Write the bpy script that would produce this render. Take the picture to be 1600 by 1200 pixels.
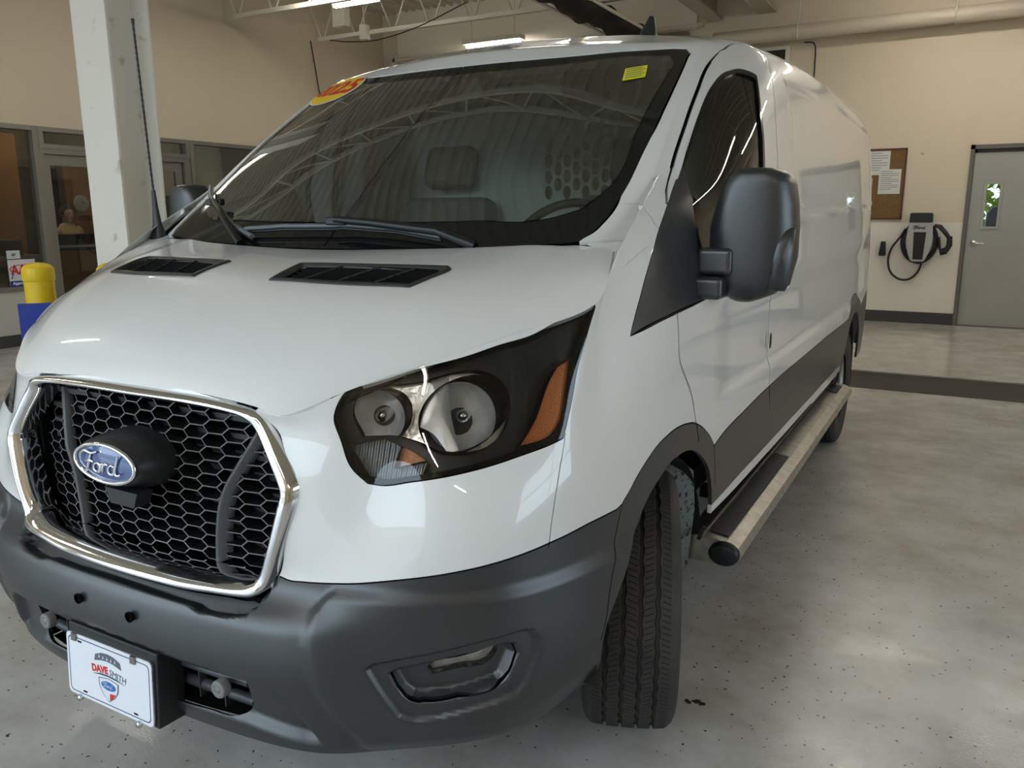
import bpy, bmesh, math, random
import numpy as np
from mathutils import Vector, Matrix, geometry
random.seed(7); rng = np.random.default_rng(7)
for _o in list(bpy.data.objects): bpy.data.objects.remove(_o)
SC = bpy.context.scene; COL = SC.collection; PI = math.pi
# ------------------------------------------------------------------ camera
FPX, YPR, CAM = 1262., (29.2, 11.85, -.18), (1.604, -.979, 1.414)
_y, _p, _r = [math.radians(a) for a in YPR]
_f = Vector((-math.sin(_y)*math.cos(_p), math.cos(_y)*math.cos(_p), -math.sin(_p)))
_rt = _f.cross(Vector((0, 0, 1))).normalized(); _up = _rt.cross(_f)
_R = _rt*math.cos(_r)+_up*math.sin(_r); _U = _up*math.cos(_r)-_rt*math.sin(_r)
cd = bpy.data.cameras.new('camera'); co = bpy.data.objects.new('camera', cd); COL.objects.link(co)
co.matrix_world = Matrix(((_R.x, _U.x, -_f.x, CAM[0]), (_R.y, _U.y, -_f.y, CAM[1]), (_R.z, _U.z, -_f.z, CAM[2]), (0, 0, 0, 1)))
cd.sensor_width = 36; cd.lens = 36*FPX/1600; cd.clip_start = .05; cd.clip_end = 200; SC.camera = co
# ------------------------------------------------------------------ exposure, sky
SC.view_settings.view_transform = 'Standard'; SC.view_settings.look = 'None'
SC.view_settings.exposure = 0.0; SC.view_settings.gamma = 1.0; SC.view_settings.use_curve_mapping = False
W = bpy.data.worlds.new('sky'); SC.world = W; W.use_nodes = True
_n = W.node_tree.nodes; _bg = _n['Background']; _bg.inputs[0].default_value = (.70, .86, 1.0, 1); _bg.inputs[1].default_value = 4.1
def lamp_area(name, loc, rot, sx, sy, power, col):
    l = bpy.data.lights.new(name, 'AREA'); l.shape = 'RECTANGLE'; l.size = sx; l.size_y = sy; l.energy = power; l.color = col; l.cycles.is_portal = True
    o = bpy.data.objects.new(name, l); o.location = loc; o.rotation_euler = rot; COL.objects.link(o); return o
# ------------------------------------------------------------------ helpers
def mat(name, col=(.5,.5,.5), rough=.5, metal=0., coat=0., spec=.5, emit=None, es=0., noise=None, bump=None, trans=0., ior=1.45, alpha=1.):
    m = bpy.data.materials.new(name); m.use_nodes = True; nt = m.node_tree; b = nt.nodes['Principled BSDF']
    b.inputs['Base Color'].default_value = (*col, 1); b.inputs['Roughness'].default_value = rough; b.inputs['Metallic'].default_value = metal
    b.inputs['Coat Weight'].default_value = coat; b.inputs['Coat Roughness'].default_value = .03
    b.inputs['Specular IOR Level'].default_value = spec; b.inputs['Transmission Weight'].default_value = trans; b.inputs['IOR'].default_value = ior
    if emit: b.inputs['Emission Color'].default_value = (*emit, 1); b.inputs['Emission Strength'].default_value = es
    tc = nt.nodes.new('ShaderNodeTexCoord')
    if noise:      # (scale, second colour, low, high)
        sc, c2, lo, hi = noise
        n = nt.nodes.new('ShaderNodeTexNoise'); n.inputs['Scale'].default_value = sc; n.inputs['Detail'].default_value = 6
        r = nt.nodes.new('ShaderNodeMapRange'); r.inputs[1].default_value = lo; r.inputs[2].default_value = hi
        x = nt.nodes.new('ShaderNodeMix'); x.data_type = 'RGBA'; x.inputs[6].default_value = (*col, 1); x.inputs[7].default_value = (*c2, 1)
        nt.links.new(tc.outputs['Object'], n.inputs['Vector']); nt.links.new(n.outputs['Fac'], r.inputs[0]); nt.links.new(r.outputs[0], x.inputs[0]); nt.links.new(x.outputs[2], b.inputs['Base Color'])
    if bump:       # (scale, strength, distance)
        n = nt.nodes.new('ShaderNodeTexNoise'); n.inputs['Scale'].default_value = bump[0]; n.inputs['Detail'].default_value = 4
        k = nt.nodes.new('ShaderNodeBump'); k.inputs['Strength'].default_value = bump[1]; k.inputs['Distance'].default_value = bump[2]
        nt.links.new(tc.outputs['Object'], n.inputs['Vector']); nt.links.new(n.outputs['Fac'], k.inputs['Height']); nt.links.new(k.outputs[0], b.inputs['Normal'])
    return m
def glass_mat(name, tint=(.8,.88,.84), ior=1.5, boost=1.0, rough=0.0):
    m = bpy.data.materials.new(name); m.use_nodes = True; nt = m.node_tree; nt.nodes.clear(); o = nt.nodes.new('ShaderNodeOutputMaterial')
    g = nt.nodes.new('ShaderNodeBsdfGlossy'); g.inputs['Roughness'].default_value = rough; t = nt.nodes.new('ShaderNodeBsdfTransparent'); t.inputs[0].default_value = (*tint, 1)
    f = nt.nodes.new('ShaderNodeFresnel'); f.inputs[0].default_value = ior; mu = nt.nodes.new('ShaderNodeMath'); mu.operation = 'MULTIPLY'; mu.inputs[1].default_value = boost; mu.use_clamp = True
    x = nt.nodes.new('ShaderNodeMixShader'); nt.links.new(f.outputs[0], mu.inputs[0]); nt.links.new(mu.outputs[0], x.inputs[0]); nt.links.new(t.outputs[0], x.inputs[1]); nt.links.new(g.outputs[0], x.inputs[2]); nt.links.new(x.outputs[0], o.inputs[0])
    return m
def link(name, me, parent=None, m=None):
    o = bpy.data.objects.new(name, me); COL.objects.link(o)
    if m is not None:
        for k in (m if isinstance(m, (list, tuple)) else [m]): me.materials.append(k)
    if parent: o.parent = parent
    return o
def tag(o, label=None, cat=None, group=None, kind=None):
    if label: o['label'] = label
    if cat: o['category'] = cat
    if group: o['group'] = group
    if kind: o['kind'] = kind
    return o
def thing(name, label, cat, loc=(0,0,0), rz=0, group=None):
    o = bpy.data.objects.new(name, None); COL.objects.link(o); o.location = loc; o.rotation_euler = (0, 0, rz); o.empty_display_size = .1
    return tag(o, label, cat, group)
class MB:
    """collects boxes, tubes, lathes into one mesh"""
    def __init__(s): s.v = []; s.f = []; s.mi = []; s.sm = []
    def add(s, v, f, mi=0, sm=False):
        k = len(s.v); s.v += [tuple(p) for p in v]; s.f += [tuple(i+k for i in q) for q in f]; s.mi += [mi]*len(f); s.sm += [sm]*len(f); return s
    def box(s, x0, x1, y0, y1, z0, z1, mi=0, M=None):
        v = [(x, y, z) for z in (z0, z1) for x, y in ((x0, y0), (x1, y0), (x1, y1), (x0, y1))]
        if M is not None: v = [M @ Vector(p) for p in v]
        return s.add(v, [(3,2,1,0), (4,5,6,7), (0,1,5,4), (1,2,6,5), (2,3,7,6), (3,0,4,7)], mi)
    def tube(s, pts, r, n=10, mi=0, cap=True, sy=1.0, up=None):
        pts = [Vector(p) for p in pts]; rr = r if isinstance(r, (list, tuple)) else [r]*len(pts); v = []; prev = None
        for i, p in enumerate(pts):
            d = (pts[min(i+1, len(pts)-1)]-pts[max(i-1, 0)]).normalized()
            if prev is None:
                a = Vector(up) if up else (Vector((0, 0, 1)) if abs(d.z) < .9 else Vector((1, 0, 0)))
            else: a = prev
            a = (a-d*a.dot(d)).normalized(); prev = a; b = d.cross(a)
            v += [p+(a*math.cos(t)*sy+b*math.sin(t))*rr[i] for t in [2*PI*k/n for k in range(n)]]
        f = [(i*n+k, i*n+(k+1) % n, (i+1)*n+(k+1) % n, (i+1)*n+k) for i in range(len(pts)-1) for k in range(n)]
        s.add(v, f, mi, True)
        if cap: s.add(v[:n], [tuple(range(n))[::-1]], mi); s.add(v[-n:], [tuple(range(n))], mi)
        return s
    def lathe(s, prof, n=32, M=None, mi=0, ang=2*PI, sm=True):   # prof: (radius, height) about local Z
        v = [Vector((r*math.cos(t), r*math.sin(t), h)) for r, h in prof for t in [ang*k/n for k in range(n)]]
        if M is not None: v = [M @ p for p in v]
        return s.add(v, [(i*n+k, i*n+(k+1) % n, (i+1)*n+(k+1) % n, (i+1)*n+k) for i in range(len(prof)-1) for k in range(n)], mi, sm)
    def prism(s, pts, z0, z1, M=None, mi=0):     # polygon in local XY extruded along Z
        n = len(pts); v = [Vector((x, y, z0)) for x, y in pts]+[Vector((x, y, z1)) for x, y in pts]
        if M is not None: v = [M @ p for p in v]
        return s.add(v, [tuple(range(n))[::-1], tuple(range(n, 2*n))]+[(k, (k+1) % n, (k+1) % n+n, k+n) for k in range(n)], mi)
    def mesh(s, name):
        me = bpy.data.meshes.new(name); me.from_pydata([tuple(p) for p in s.v], [], s.f)
        me.polygons.foreach_set('material_index', s.mi); me.polygons.foreach_set('use_smooth', s.sm); me.update(); return me
    def build(s, name, m, parent=None, bevel=0, seg=2):
        o = link(name, s.mesh(name), parent, m)
        if bevel:
            b = o.modifiers.new('bevel', 'BEVEL'); b.width = bevel; b.segments = seg; b.limit_method = 'ANGLE'; b.angle_limit = .6
        return o
def text_mesh(name, s, size, m, M, parent=None, shear=0., depth=.0005, offset=0., align='CENTER', sx=1.):
    cu = bpy.data.curves.new(name, 'FONT'); cu.body = s; cu.size = size; cu.align_x = align; cu.align_y = 'CENTER'; cu.extrude = depth; cu.shear = shear; cu.offset = offset; cu.resolution_u = 4
    t = bpy.data.objects.new(name, cu); COL.objects.link(t); dg = bpy.context.evaluated_depsgraph_get(); me = bpy.data.meshes.new_from_object(t.evaluated_get(dg)); bpy.data.objects.remove(t)
    me.transform(M @ Matrix.Diagonal((sx, 1, 1, 1))); return link(name, me, parent, m)
def frame(origin, xdir, ydir):      # matrix with local X, Y along given directions
    x = Vector(xdir).normalized(); y = Vector(ydir); z = x.cross(y).normalized(); y = z.cross(x)
    o = Vector(origin); return Matrix(((x.x, y.x, z.x, o.x), (x.y, y.y, z.y, o.y), (x.z, y.z, z.z, o.z), (0, 0, 0, 1)))
# ------------------------------------------------------------------ daylight and lamps
YB, XL, XR, YF, ZC = 10.82, -7.5, 6.2, -4.4, 4.75
lamp_area('daylight_door', (-2.9, YF-.05, 2.1), (PI/2, 0, 0), 8.2, 4.2, 330, (.80, .90, 1.0))
lamp_area('daylight_windows', (XR+.15, 1.0, 1.9), (PI/2, 0, PI/2), 4.0, 2.0, 60, (.90, .95, 1.0))
# ------------------------------------------------------------------ room materials
def floor_mat():
    m = mat('epoxy_floor', (.44,.455,.455), .2, spec=.5); nt = m.node_tree; b = nt.nodes['Principled BSDF']; N = nt.nodes; L = nt.links
    tc = N.new('ShaderNodeTexCoord'); v = N.new('ShaderNodeTexVoronoi'); v.inputs['Scale'].default_value = 46; v.feature = 'F1'
    wn = N.new('ShaderNodeTexNoise'); wn.inputs['Scale'].default_value = 60; L.new(tc.outputs['Object'], wn.inputs['Vector'])
    mv = N.new('ShaderNodeVectorMath'); mv.operation = 'MULTIPLY_ADD'; mv.inputs[1].default_value = (.02,.02,.02); L.new(wn.outputs['Color'], mv.inputs[0]); L.new(tc.outputs['Object'], mv.inputs[2]); L.new(mv.outputs[0], v.inputs['Vector'])
    n = N.new('ShaderNodeTexNoise'); n.inputs['Scale'].default_value = 2.1; n.inputs['Detail'].default_value = 8; n.inputs['Roughness'].default_value = .7; L.new(tc.outputs['Object'], n.inputs['Vector'])
    r = N.new('ShaderNodeValToRGB'); r.color_ramp.elements[0].position = .34; r.color_ramp.elements[0].color = (.38,.35,.305,1); r.color_ramp.elements[1].position = .60; r.color_ramp.elements[1].color = (.54,.53,.505,1); L.new(n.outputs['Fac'], r.inputs[0])
    # dark chips
    wh = N.new('ShaderNodeTexWhiteNoise'); L.new(v.outputs['Position'], wh.inputs['Vector'])
    lt = N.new('ShaderNodeMath'); lt.operation = 'LESS_THAN'; lt.inputs[1].default_value = .22; L.new(wh.outputs['Value'], lt.inputs[0])
    sz = N.new('ShaderNodeMath'); sz.operation = 'LESS_THAN'; sz.inputs[1].default_value = .17; L.new(v.outputs['Distance'], sz.inputs[0])
    mu = N.new('ShaderNodeMath'); mu.operation = 'MULTIPLY'; L.new(lt.outputs[0], mu.inputs[0]); L.new(sz.outputs[0], mu.inputs[1])
    x = N.new('ShaderNodeMix'); x.data_type = 'RGBA'; L.new(mu.outputs[0], x.inputs[0]); L.new(r.outputs[0], x.inputs[6]); x.inputs[7].default_value = (.045,.045,.05,1)
    L.new(x.outputs[2], b.inputs['Base Color'])
    n2 = N.new('ShaderNodeTexNoise'); n2.inputs['Scale'].default_value = 5; n2.inputs['Detail'].default_value = 6; L.new(tc.outputs['Object'], n2.inputs['Vector'])
    mr = N.new('ShaderNodeMapRange'); mr.inputs[1].default_value = .3; mr.inputs[2].default_value = .7; mr.inputs[3].default_value = .10; mr.inputs[4].default_value = .26; L.new(n2.outputs['Fac'], mr.inputs[0]); L.new(mr.outputs[0], b.inputs['Roughness'])
    n3 = N.new('ShaderNodeTexNoise'); n3.inputs['Scale'].default_value = 130; n3.inputs['Detail'].default_value = 3; L.new(tc.outputs['Object'], n3.inputs['Vector'])
    k = N.new('ShaderNodeBump'); k.inputs['Strength'].default_value = .22; k.inputs['Distance'].default_value = .002; L.new(n3.outputs['Fac'], k.inputs['Height']); L.new(k.outputs[0], b.inputs['Normal'])
    return m
M_WALL = mat('beige_wall', (.66,.57,.44), .7, noise=(.6,(.69,.60,.47),.3,.7))
M_WALLLO = mat('offwhite_wall', (.78,.74,.66), .55, noise=(1.5,(.73,.69,.61),.35,.7))
M_BASE = mat('dark_baseboard', (.05,.05,.052), .5)
M_STEEL = mat('ivory_steel', (.68,.64,.54), .5)
M_DECK = mat('painted_deck', (.58,.53,.44), .6)
M_ALU = mat('grey_aluminium', (.27,.26,.24), .38, .6)
M_DOOR = mat('grey_door_paint', (.36,.36,.34), .42, noise=(3,(.33,.33,.31),.3,.7))
M_FRAME = mat('dark_frame', (.13,.12,.11), .5)
M_BLACK = mat('matte_black', (.012,.012,.012), .6)
M_YEL = mat('yellow_sleeve', (.86,.60,.02), .38, noise=(9,(.80,.55,.02),.35,.7))
M_PANE = glass_mat('office_glass', (.85,.86,.82), 1.5, .8)
M_LED = mat('led_tube', (1,1,1), .5, emit=(1,.95,.84), es=43)
M_COL = mat('column_paint', (.93,.91,.85), .5, noise=(7,(.70,.66,.55),.62,.72))
def struct(o): o['kind'] = 'structure'; return o
# floor with the drain trench across it
f = MB(); f.box(-13, XR+.3, YF-.2, 6.13, -.1, 0); f.box(-13, XR+.3, 6.98, YB+.1, -.1, 0); struct(f.build('floor', floor_mat()))
t = MB(); t.box(-7.4, XR, 6.13, 6.98, -.1, -.012)
struct(t.build('trim_1', mat('trench_grate', (.016,.012,.009), .55, bump=(40,.4,.004))))
# back wall with a door opening
w = MB(); x0, x1, zt = 1.51, 2.56, 2.235
w.box(XL-.2, x0, YB, YB+.2, 0, ZC); w.box(x1, XR+.2, YB, YB+.2, 0, ZC); w.box(x0, x1, YB, YB+.2, zt, ZC)
o = struct(w.build('wall_back', M_WALL)); 
w = MB(); w.box(-.9, x0, YB-.004, YB+.01, .15, 1.30); w.box(x1, XR, YB-.004, YB+.01, .15, 1.30); struct(w.build('trim_2', M_WALLLO))
b = MB(); b.box(-7.3, x0, YB-.015, YB+.01, 0, .148); b.box(x1, XR, YB-.015, YB+.01, 0, .148); struct(b.build('baseboard_back', M_BASE))
# steel door
fr = MB(); fr.box(x0, x0+.045, YB-.02, YB+.12, 0, zt); fr.box(x1-.045, x1, YB-.02, YB+.12, 0, zt); fr.box(x0, x1, YB-.02, YB+.12, zt-.05, zt)
door = struct(fr.build('door_1', M_FRAME))
lf = MB(); a0, a1, c0, c1, d0, d1 = x0+.05, x1-.05, 1.725, 1.873, 1.245, 1.765
lf.box(a0, c0, YB+.03, YB+.075, .012, 2.14); lf.box(c1, a1, YB+.03, YB+.075, .012, 2.14); lf.box(c0, c1, YB+.03, YB+.075, .012, d0); lf.box(c0, c1, YB+.03, YB+.075, d1, 2.14)
st = MB(); st.box(x0+.02, x0+.075, YB+.078, YB+.11, 0, zt); st.box(x1-.075, x1-.02, YB+.078, YB+.11, 0, zt); st.box(x0, x1, YB+.078, YB+.11, 2.11, zt); st.box(x0, x1, YB-.01, YB+.15, 0, .013); st.build('door_stop', M_FRAME, door)  # stops and threshold added to block light leaking round the leaf
leaf = lf.build('door_leaf', M_DOOR, door)
lw = MB()
for (p, q, r, s_) in ((c0-.03, c0+.004, d0-.03, d1+.03), (c1-.004, c1+.03, d0-.03, d1+.03), (c0, c1, d0-.03, d0+.004), (c0, c1, d1-.004, d1+.03)): lw.box(p, q, YB+.018, YB+.035, r, s_)
lw.build('window_frame', M_DOOR, leaf, .004); g = MB(); g.box(c0, c1, YB+.05, YB+.055, d0, d1); g.build('window_pane', M_PANE, leaf)
h = MB(); h.lathe([(0,-.012),(.033,-.012),(.036,0),(.030,.012),(0,.014)], 20, frame((1.648, YB+.022, 1.046), (1,0,0), (0,0,1))); h.tube([(1.648,YB+.02,1.046),(1.65,YB-.035,1.046),(1.68,YB-.042,1.044),(1.765,YB-.042,1.04)], [.011,.011,.011,.009], 8)
h.build('lever_handle', CHROMEM if 'CHROMEM' in globals() else mat('brushed_nickel', (.75,.73,.70), .25, 1), leaf)
# left wall: storefront glazing towards the office
Y0 = YF; segs = [(Y0, 4.50), (6.66, YB)]
w = MB(); w.box(XL-.2, XL, Y0, YB, 2.385, ZC); w.box(XL-.2, XL, Y0, 4.50, 0, .60); w.box(XL-.2, XL, 6.60, YB, 0, .60); struct(w.build('wall_left', M_WALL))
w = MB(); w.box(XL-.01, XL+.004, Y0, 4.50, .13, .60); w.box(XL-.01, XL+.004, 6.60, YB, .13, .60); struct(w.build('trim_3', mat('grey_white_wall', (.52,.50,.45), .6)))
b = MB(); b.box(XL-.01, XL+.018, Y0, 4.50, 0, .13); b.box(XL-.01, XL+.018, 6.60, YB, 0, .13); struct(b.build('baseboard_left', M_BASE))
def fr_win(name, y0, y1, z0, z1, mull=()):
    m = MB(); X0, X1 = XL-.10, XL+.02
    m.box(X0, X1, y0, y1, z1-.05, z1); m.box(X0, X1, y0, y1, z0, z0+.05)
    for y in [y0, y1-.06]+list(mull): m.box(X0-.003, X1+.003, y, y+.06, z0, z1)
    o = struct(m.build(name, M_ALU))
    ys = [y0]+list(mull)+[y1]
    for a, c in zip(ys[:-1], ys[1:]):
        g = MB(); g.box(XL-.045, XL-.039, a+.03, c-.0, z0+.03, z1-.03); g.build('window_pane', M_PANE, o)
    return o
fr_win('window_1', Y0+.1, 4.57, .60, 2.385, (-2.5, -.2, 2.1)); fr_win('window_2', 6.60, YB, .60, 2.385, (8.6,))
w2 = fr_win('window_3', 4.574, 6.596, 2.15, 2.384)
fr = MB(); fr.box(XL-.094, XL+.014, 4.575, 4.625, 0, 2.10); fr.box(XL-.094, XL+.014, 6.50, 6.595, 0, 2.10); fr.box(XL-.091, XL+.011, 4.58, 6.595, 2.095, 2.15)
d2 = struct(fr.build('door_2', M_ALU))
for (p, q) in ((4.60, 5.53), (5.55, 6.48)):
    m = MB(); m.box(XL-.07, XL-.02, p, p+.10, .01, 2.09); m.box(XL-.07, XL-.02, q-.10, q, .01, 2.09); m.box(XL-.067, XL-.023, p+.05, q-.05, 1.97, 2.088); m.box(XL-.067, XL-.023, p+.05, q-.05, .012, .26)
    l_ = m.build('door_leaf', M_ALU, d2, .004); g = MB(); g.box(XL-.048, XL-.042, p+.09, q-.09, .25, 1.98); g.build('door_pane', M_PANE, l_)
    m = MB(); yy = q-.04 if p < 5 else p+.04; m.tube([(XL+.0, yy, .9), (XL+.05, yy, .92), (XL+.05, yy, 1.3), (XL+.0, yy, 1.32)], .012, 8); m.build('pull_handle', mat('satin_steel', (.6,.6,.58), .3, 1), l_)
# front and right walls (behind and beside the camera) with open door bays to daylight
w = MB(); w.box(XL-.2, -7.0, YF-.2, YF, 0, ZC); w.box(1.2, XR+.2, YF-.2, YF, 0, ZC); w.box(-7.0, 1.2, YF-.2, YF, 4.2, ZC); struct(w.build('wall_front', M_WALL))
w = MB(); w.box(XR, XR+.2, YF, -1, 0, ZC); w.box(XR, XR+.2, 3.0, YB, 0, ZC); w.box(XR, XR+.2, -1, 3.0, 2.9, ZC); w.box(XR, XR+.2, -1, 3.0, 0, .9); struct(w.build('wall_right', M_WALL))
m = MB()
for y in (-1, .97, 2.94): m.box(XR+.04, XR+.12, y, y+.06, .9, 2.9)
m.box(XR+.04, XR+.12, -1, 3.0, 1.87, 1.93); struct(m.build('window_4', M_ALU))
# roof deck with ribs, joists
m = MB(); n = 92; dx = (XR-XL)/n
for i in range(n):
    xa = XL+i*dx; k = len(m.v); P = [(xa, ZC), (xa+dx*.62, ZC), (xa+dx*.70, ZC-.045), (xa+dx*.92, ZC-.045), (xa+dx, ZC)]
    m.add([(x, y, z) for x, z in P for y in (YF-.2, YB+.2)], [(2*j, 2*j+1, 2*j+3, 2*j+2) for j in range(4)])
m.box(XL-.2, XR+.2, YF-.2, YB+.2, ZC+.02, ZC+.1); struct(m.build('ceiling', M_DECK))
def joist(y, zb=4.0, zt=4.66, x0=XL+.25, x1=XR-.1):
    t = thing('roof_joist', 'ivory open-web steel roof joist', 'joist', (0, y, 0), 0, 'roof joists under the deck')
    for nm, z, r in (('top_chord', zt, .03), ('bottom_chord', zb, .028)):
        c = MB(); c.box(x0 if z == zb else XL, x1, -.035, .035, z-r, z+r); c.build(nm, M_STEEL, t)
    c = MB(); x = x0+.1; up = False; c.tube([(x0+.05, 0, zb), (XL+.05, 0, zt-.05)], .013, 6)
    while x < x1-.6:
        c.tube([(x, 0, zb), (x+.30, 0, zt)], .012, 6, cap=False); c.tube([(x+.30, 0, zt), (x+.60, 0, zb)], .012, 6, cap=False); x += .66
    wb = c.build('web_bar', M_STEEL, t); wb['kind'] = 'stuff'
    return t
LB = {8.94: 'ivory open-web joist in front of the pale header, carrying a small box', 7.30: 'ivory open-web joist ending at the beige wall above the column'}
for y in (-4.0, -2.56, -.92, .72, 2.36, 4.0, 5.66, 7.30, 8.94):
    t = joist(y)
    if y in LB: t['label'] = LB[y]
    else: t['label'] = 'ivory open-web steel roof joist overhead, above the van and camera'
# ---- smooth patch through a net of measured body points (half body, x >= 0; y runs to the rear) ----
def _bs(n, t):
    t = np.clip(t, 0, n-1-1e-9); i = np.floor(t).astype(int); f = t-i
    B = np.stack([(1-f)**3/6, (3*f**3-6*f**2+4)/6, (-3*f**3+3*f**2+3*f+1)/6, f**3/6], -1)
    return i, B
def _ext(P, ax):
    P = np.moveaxis(P, ax, 0)
    a = 2*P[:1]-P[1:2]; b = 2*P[-1:]-P[-2:-1]
    return np.moveaxis(np.concatenate([a, P, b]), 0, ax)
class Patch:
    """net[r][c] 3-D points; (u, v) in index units of columns / rows"""
    def __init__(s, net, sym=True, it=5):
        T = np.array(net, float); s.T = T; s.nv, s.nu = T.shape[:2]; s.sym = sym; s.ghost = None
        P = T.copy(); uu, vv = np.meshgrid(np.arange(s.nu), np.arange(s.nv))
        s.P = P
        for _ in range(it):
            P = P+(T-s._ev(P, uu.ravel().astype(float), vv.ravel().astype(float)).reshape(T.shape))*.95
        s.P = P; s.relief = None
    def _ev(s, P, u, v):
        E = _ext(P, 0)
        if s.ghost is not None: E[-1, 7:7+len(s.ghost)] = s.ghost
        E = _ext(E, 1)
        if s.sym:
            m = E[:, 2].copy(); m[:, 0] *= -1; E[:, 0] = m      # mirror across the centre line
        iu, Bu = _bs(s.nu, u); iv, Bv = _bs(s.nv, v)
        out = np.zeros((len(u), 3))
        for a in range(4):
            for b in range(4):
                out += (Bv[:, a]*Bu[:, b])[:, None]*E[iv+a, iu+b]
        return out
    def base(s, u, v): return s._ev(s.P, np.asarray(u, float), np.asarray(v, float))
    def bn(s, u, v, f=None, h=.02):
        f = f or s.base; u = np.asarray(u, float); v = np.asarray(v, float)
        u0 = np.clip(u-h, 0, s.nu-1); u1 = np.clip(u+h, 0, s.nu-1); v0 = np.clip(v-h, 0, s.nv-1); v1 = np.clip(v+h, 0, s.nv-1)
        n = np.cross(f(u1, v)-f(u0, v), f(u, v1)-f(u, v0))
        return n/np.maximum(np.linalg.norm(n, axis=1), 1e-12)[:, None]
    def S(s, u, v):
        p = s.base(u, v)
        if s.relief is not None: p = p+s.bn(u, v)*s.relief(p)[:, None]
        return p
    def N(s, u, v): return s.bn(u, v, s.S, .02)
# columns: centre front, around the corner, along the side, round the rear corner
Y75 = [(0,.095),(.25,.103),(.48,.135),(.62,.172),(.75,.225),(.855,.31),(.925,.43),(.968,.60),(.99,.82),(1.003,1.1),(1.014,1.5),(1.02,2.0),(1.028,3.0),(1.03,4.2),(1.02,4.9),(1.0,5.3),(.93,5.5),(.75,5.55),(.4,5.57),(0,5.58)]
def lower_net():
    def prof(c, dz):   # rows of (z, dx, dy) relative to Y75
        x, y = Y75[c]; return [(x+dx, y+dy, z) for z, dx, dy in dz]
    F0 = [(.305,0,-.010),(.35,0,-.030),(.42,0,-.045),(.50,0,-.065),(.57,0,-.065),(.62,0,-.045),(.68,0,-.0),(.78,0,0),(.90,0,.015),(.98,0,.04)]
    out = []
    tops = {0:(0,.165,1.045),1:(.22,.16,1.043),2:(.44,.158,1.022),3:(.555,.225,1.072),4:(.70,.37,1.13),5:(.80,.50,1.172),6:(.888,.655,1.212),7:(.888,.76,1.275),8:(.905,.90,1.335),9:(.945,1.1,1.37),
            10:(.985,1.5,1.38),11:(1.008,2.0,1.38),12:(1.015,3,1.38),13:(1.015,4.2,1.38),14:(1.005,4.9,1.38),15:(.985,5.28,1.38),16:(.915,5.48,1.38),17:(.74,5.53,1.38),18:(.4,5.55,1.38),19:(0,5.56,1.38)}
    for c in range(20):
        x, y = Y75[c]; X, Yt, Z = tops[c]
        if c <= 2: col = prof(c, F0)
        elif c == 3: col = prof(c, [(.30,-.02,.025),(.345,-.008,.0),(.42,0,-.02),(.50,0,-.035),(.57,0,-.035),(.62,0,-.028),(.68,0,-.01),(.78,0,.014),(.90,-.005,.046),(1.0,-.03,.058)])
        elif c <= 7:
            k = (c-3)/4
            # outward normal in plan
            a = np.array(Y75[c+1])-np.array(Y75[c-1]); n = np.array([a[1], -a[0]]); n = n/np.linalg.norm(n)
            zz = [.30+.04*k,.345+.035*k,.42+.01*k,.50,.57,.62,.68,.78,.90,1.02+.03*k]
            oo = [-.055,-.03,-.003,.008,.010,.008,.004,0,-.006,-.03+.004*k]
            tz = (np.array([X-x, Yt-y]))
            col = []
            for z, o in zip(zz, oo):
                p = np.array([x, y])+n*o
                if z > .80:
                    f = ((z-.80)/(Z-.80))**[1.7,1.25,1.25,1.5,1.7][c-3]; p = p*(1-f)+np.array([X, Yt])*f
                col.append((p[0], p[1], z))
        else:
            zz = [.34,.38,.44,.50,.57,.62,.68,.78,.92,1.12] if c < 9 else [.46,.48,.50,.53,.57,.62,.68,.80,.98,1.16]
            col = []
            for z in zz:
                d = -.0 if z > .7 else -.10*(.7-z)**1.5
                if z > .80:
                    q = {8:2.6, 9:3.4}.get(c, 2.0); f = ((z-.80)/(Z-.80))**q
                    p = (x+(X-x)*f, y+(Yt-y)*f)
                else: p = (x+d, y)
                col.append((p[0], p[1], z))
        col.append((X, Yt, Z)); out.append(col)
    return np.array(out).transpose(1, 0, 2)
HOOD = [
 [(0,.165,1.045),(.2,.162,1.044),(.38,.157,1.034),(.45,.157,1.026),(.50,.18,1.045),(.555,.225,1.072)],
 [(0,.195,1.095),(.2,.196,1.096),(.37,.20,1.094),(.46,.215,1.092),(.54,.24,1.09),(.62,.282,1.10)],
 [(0,.27,1.16),(.2,.272,1.163),(.4,.285,1.162),(.51,.305,1.157),(.61,.335,1.146),(.70,.37,1.13)],
 [(0,.39,1.232),(.2,.395,1.236),(.44,.415,1.235),(.58,.44,1.224),(.70,.47,1.203),(.80,.50,1.172)],
 [(0,.51,1.277),(.2,.52,1.281),(.46,.55,1.279),(.63,.585,1.27),(.78,.62,1.25),(.888,.655,1.212)],
 [(0,.635,1.303),(.2,.65,1.307),(.47,.68,1.306),(.65,.715,1.303),(.79,.74,1.295),(.888,.76,1.275)],
 [(0,.76,1.319),(.2,.77,1.322),(.47,.81,1.33),(.64,.86,1.339),(.76,.885,1.343),(.85,.875,1.327)]]
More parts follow.
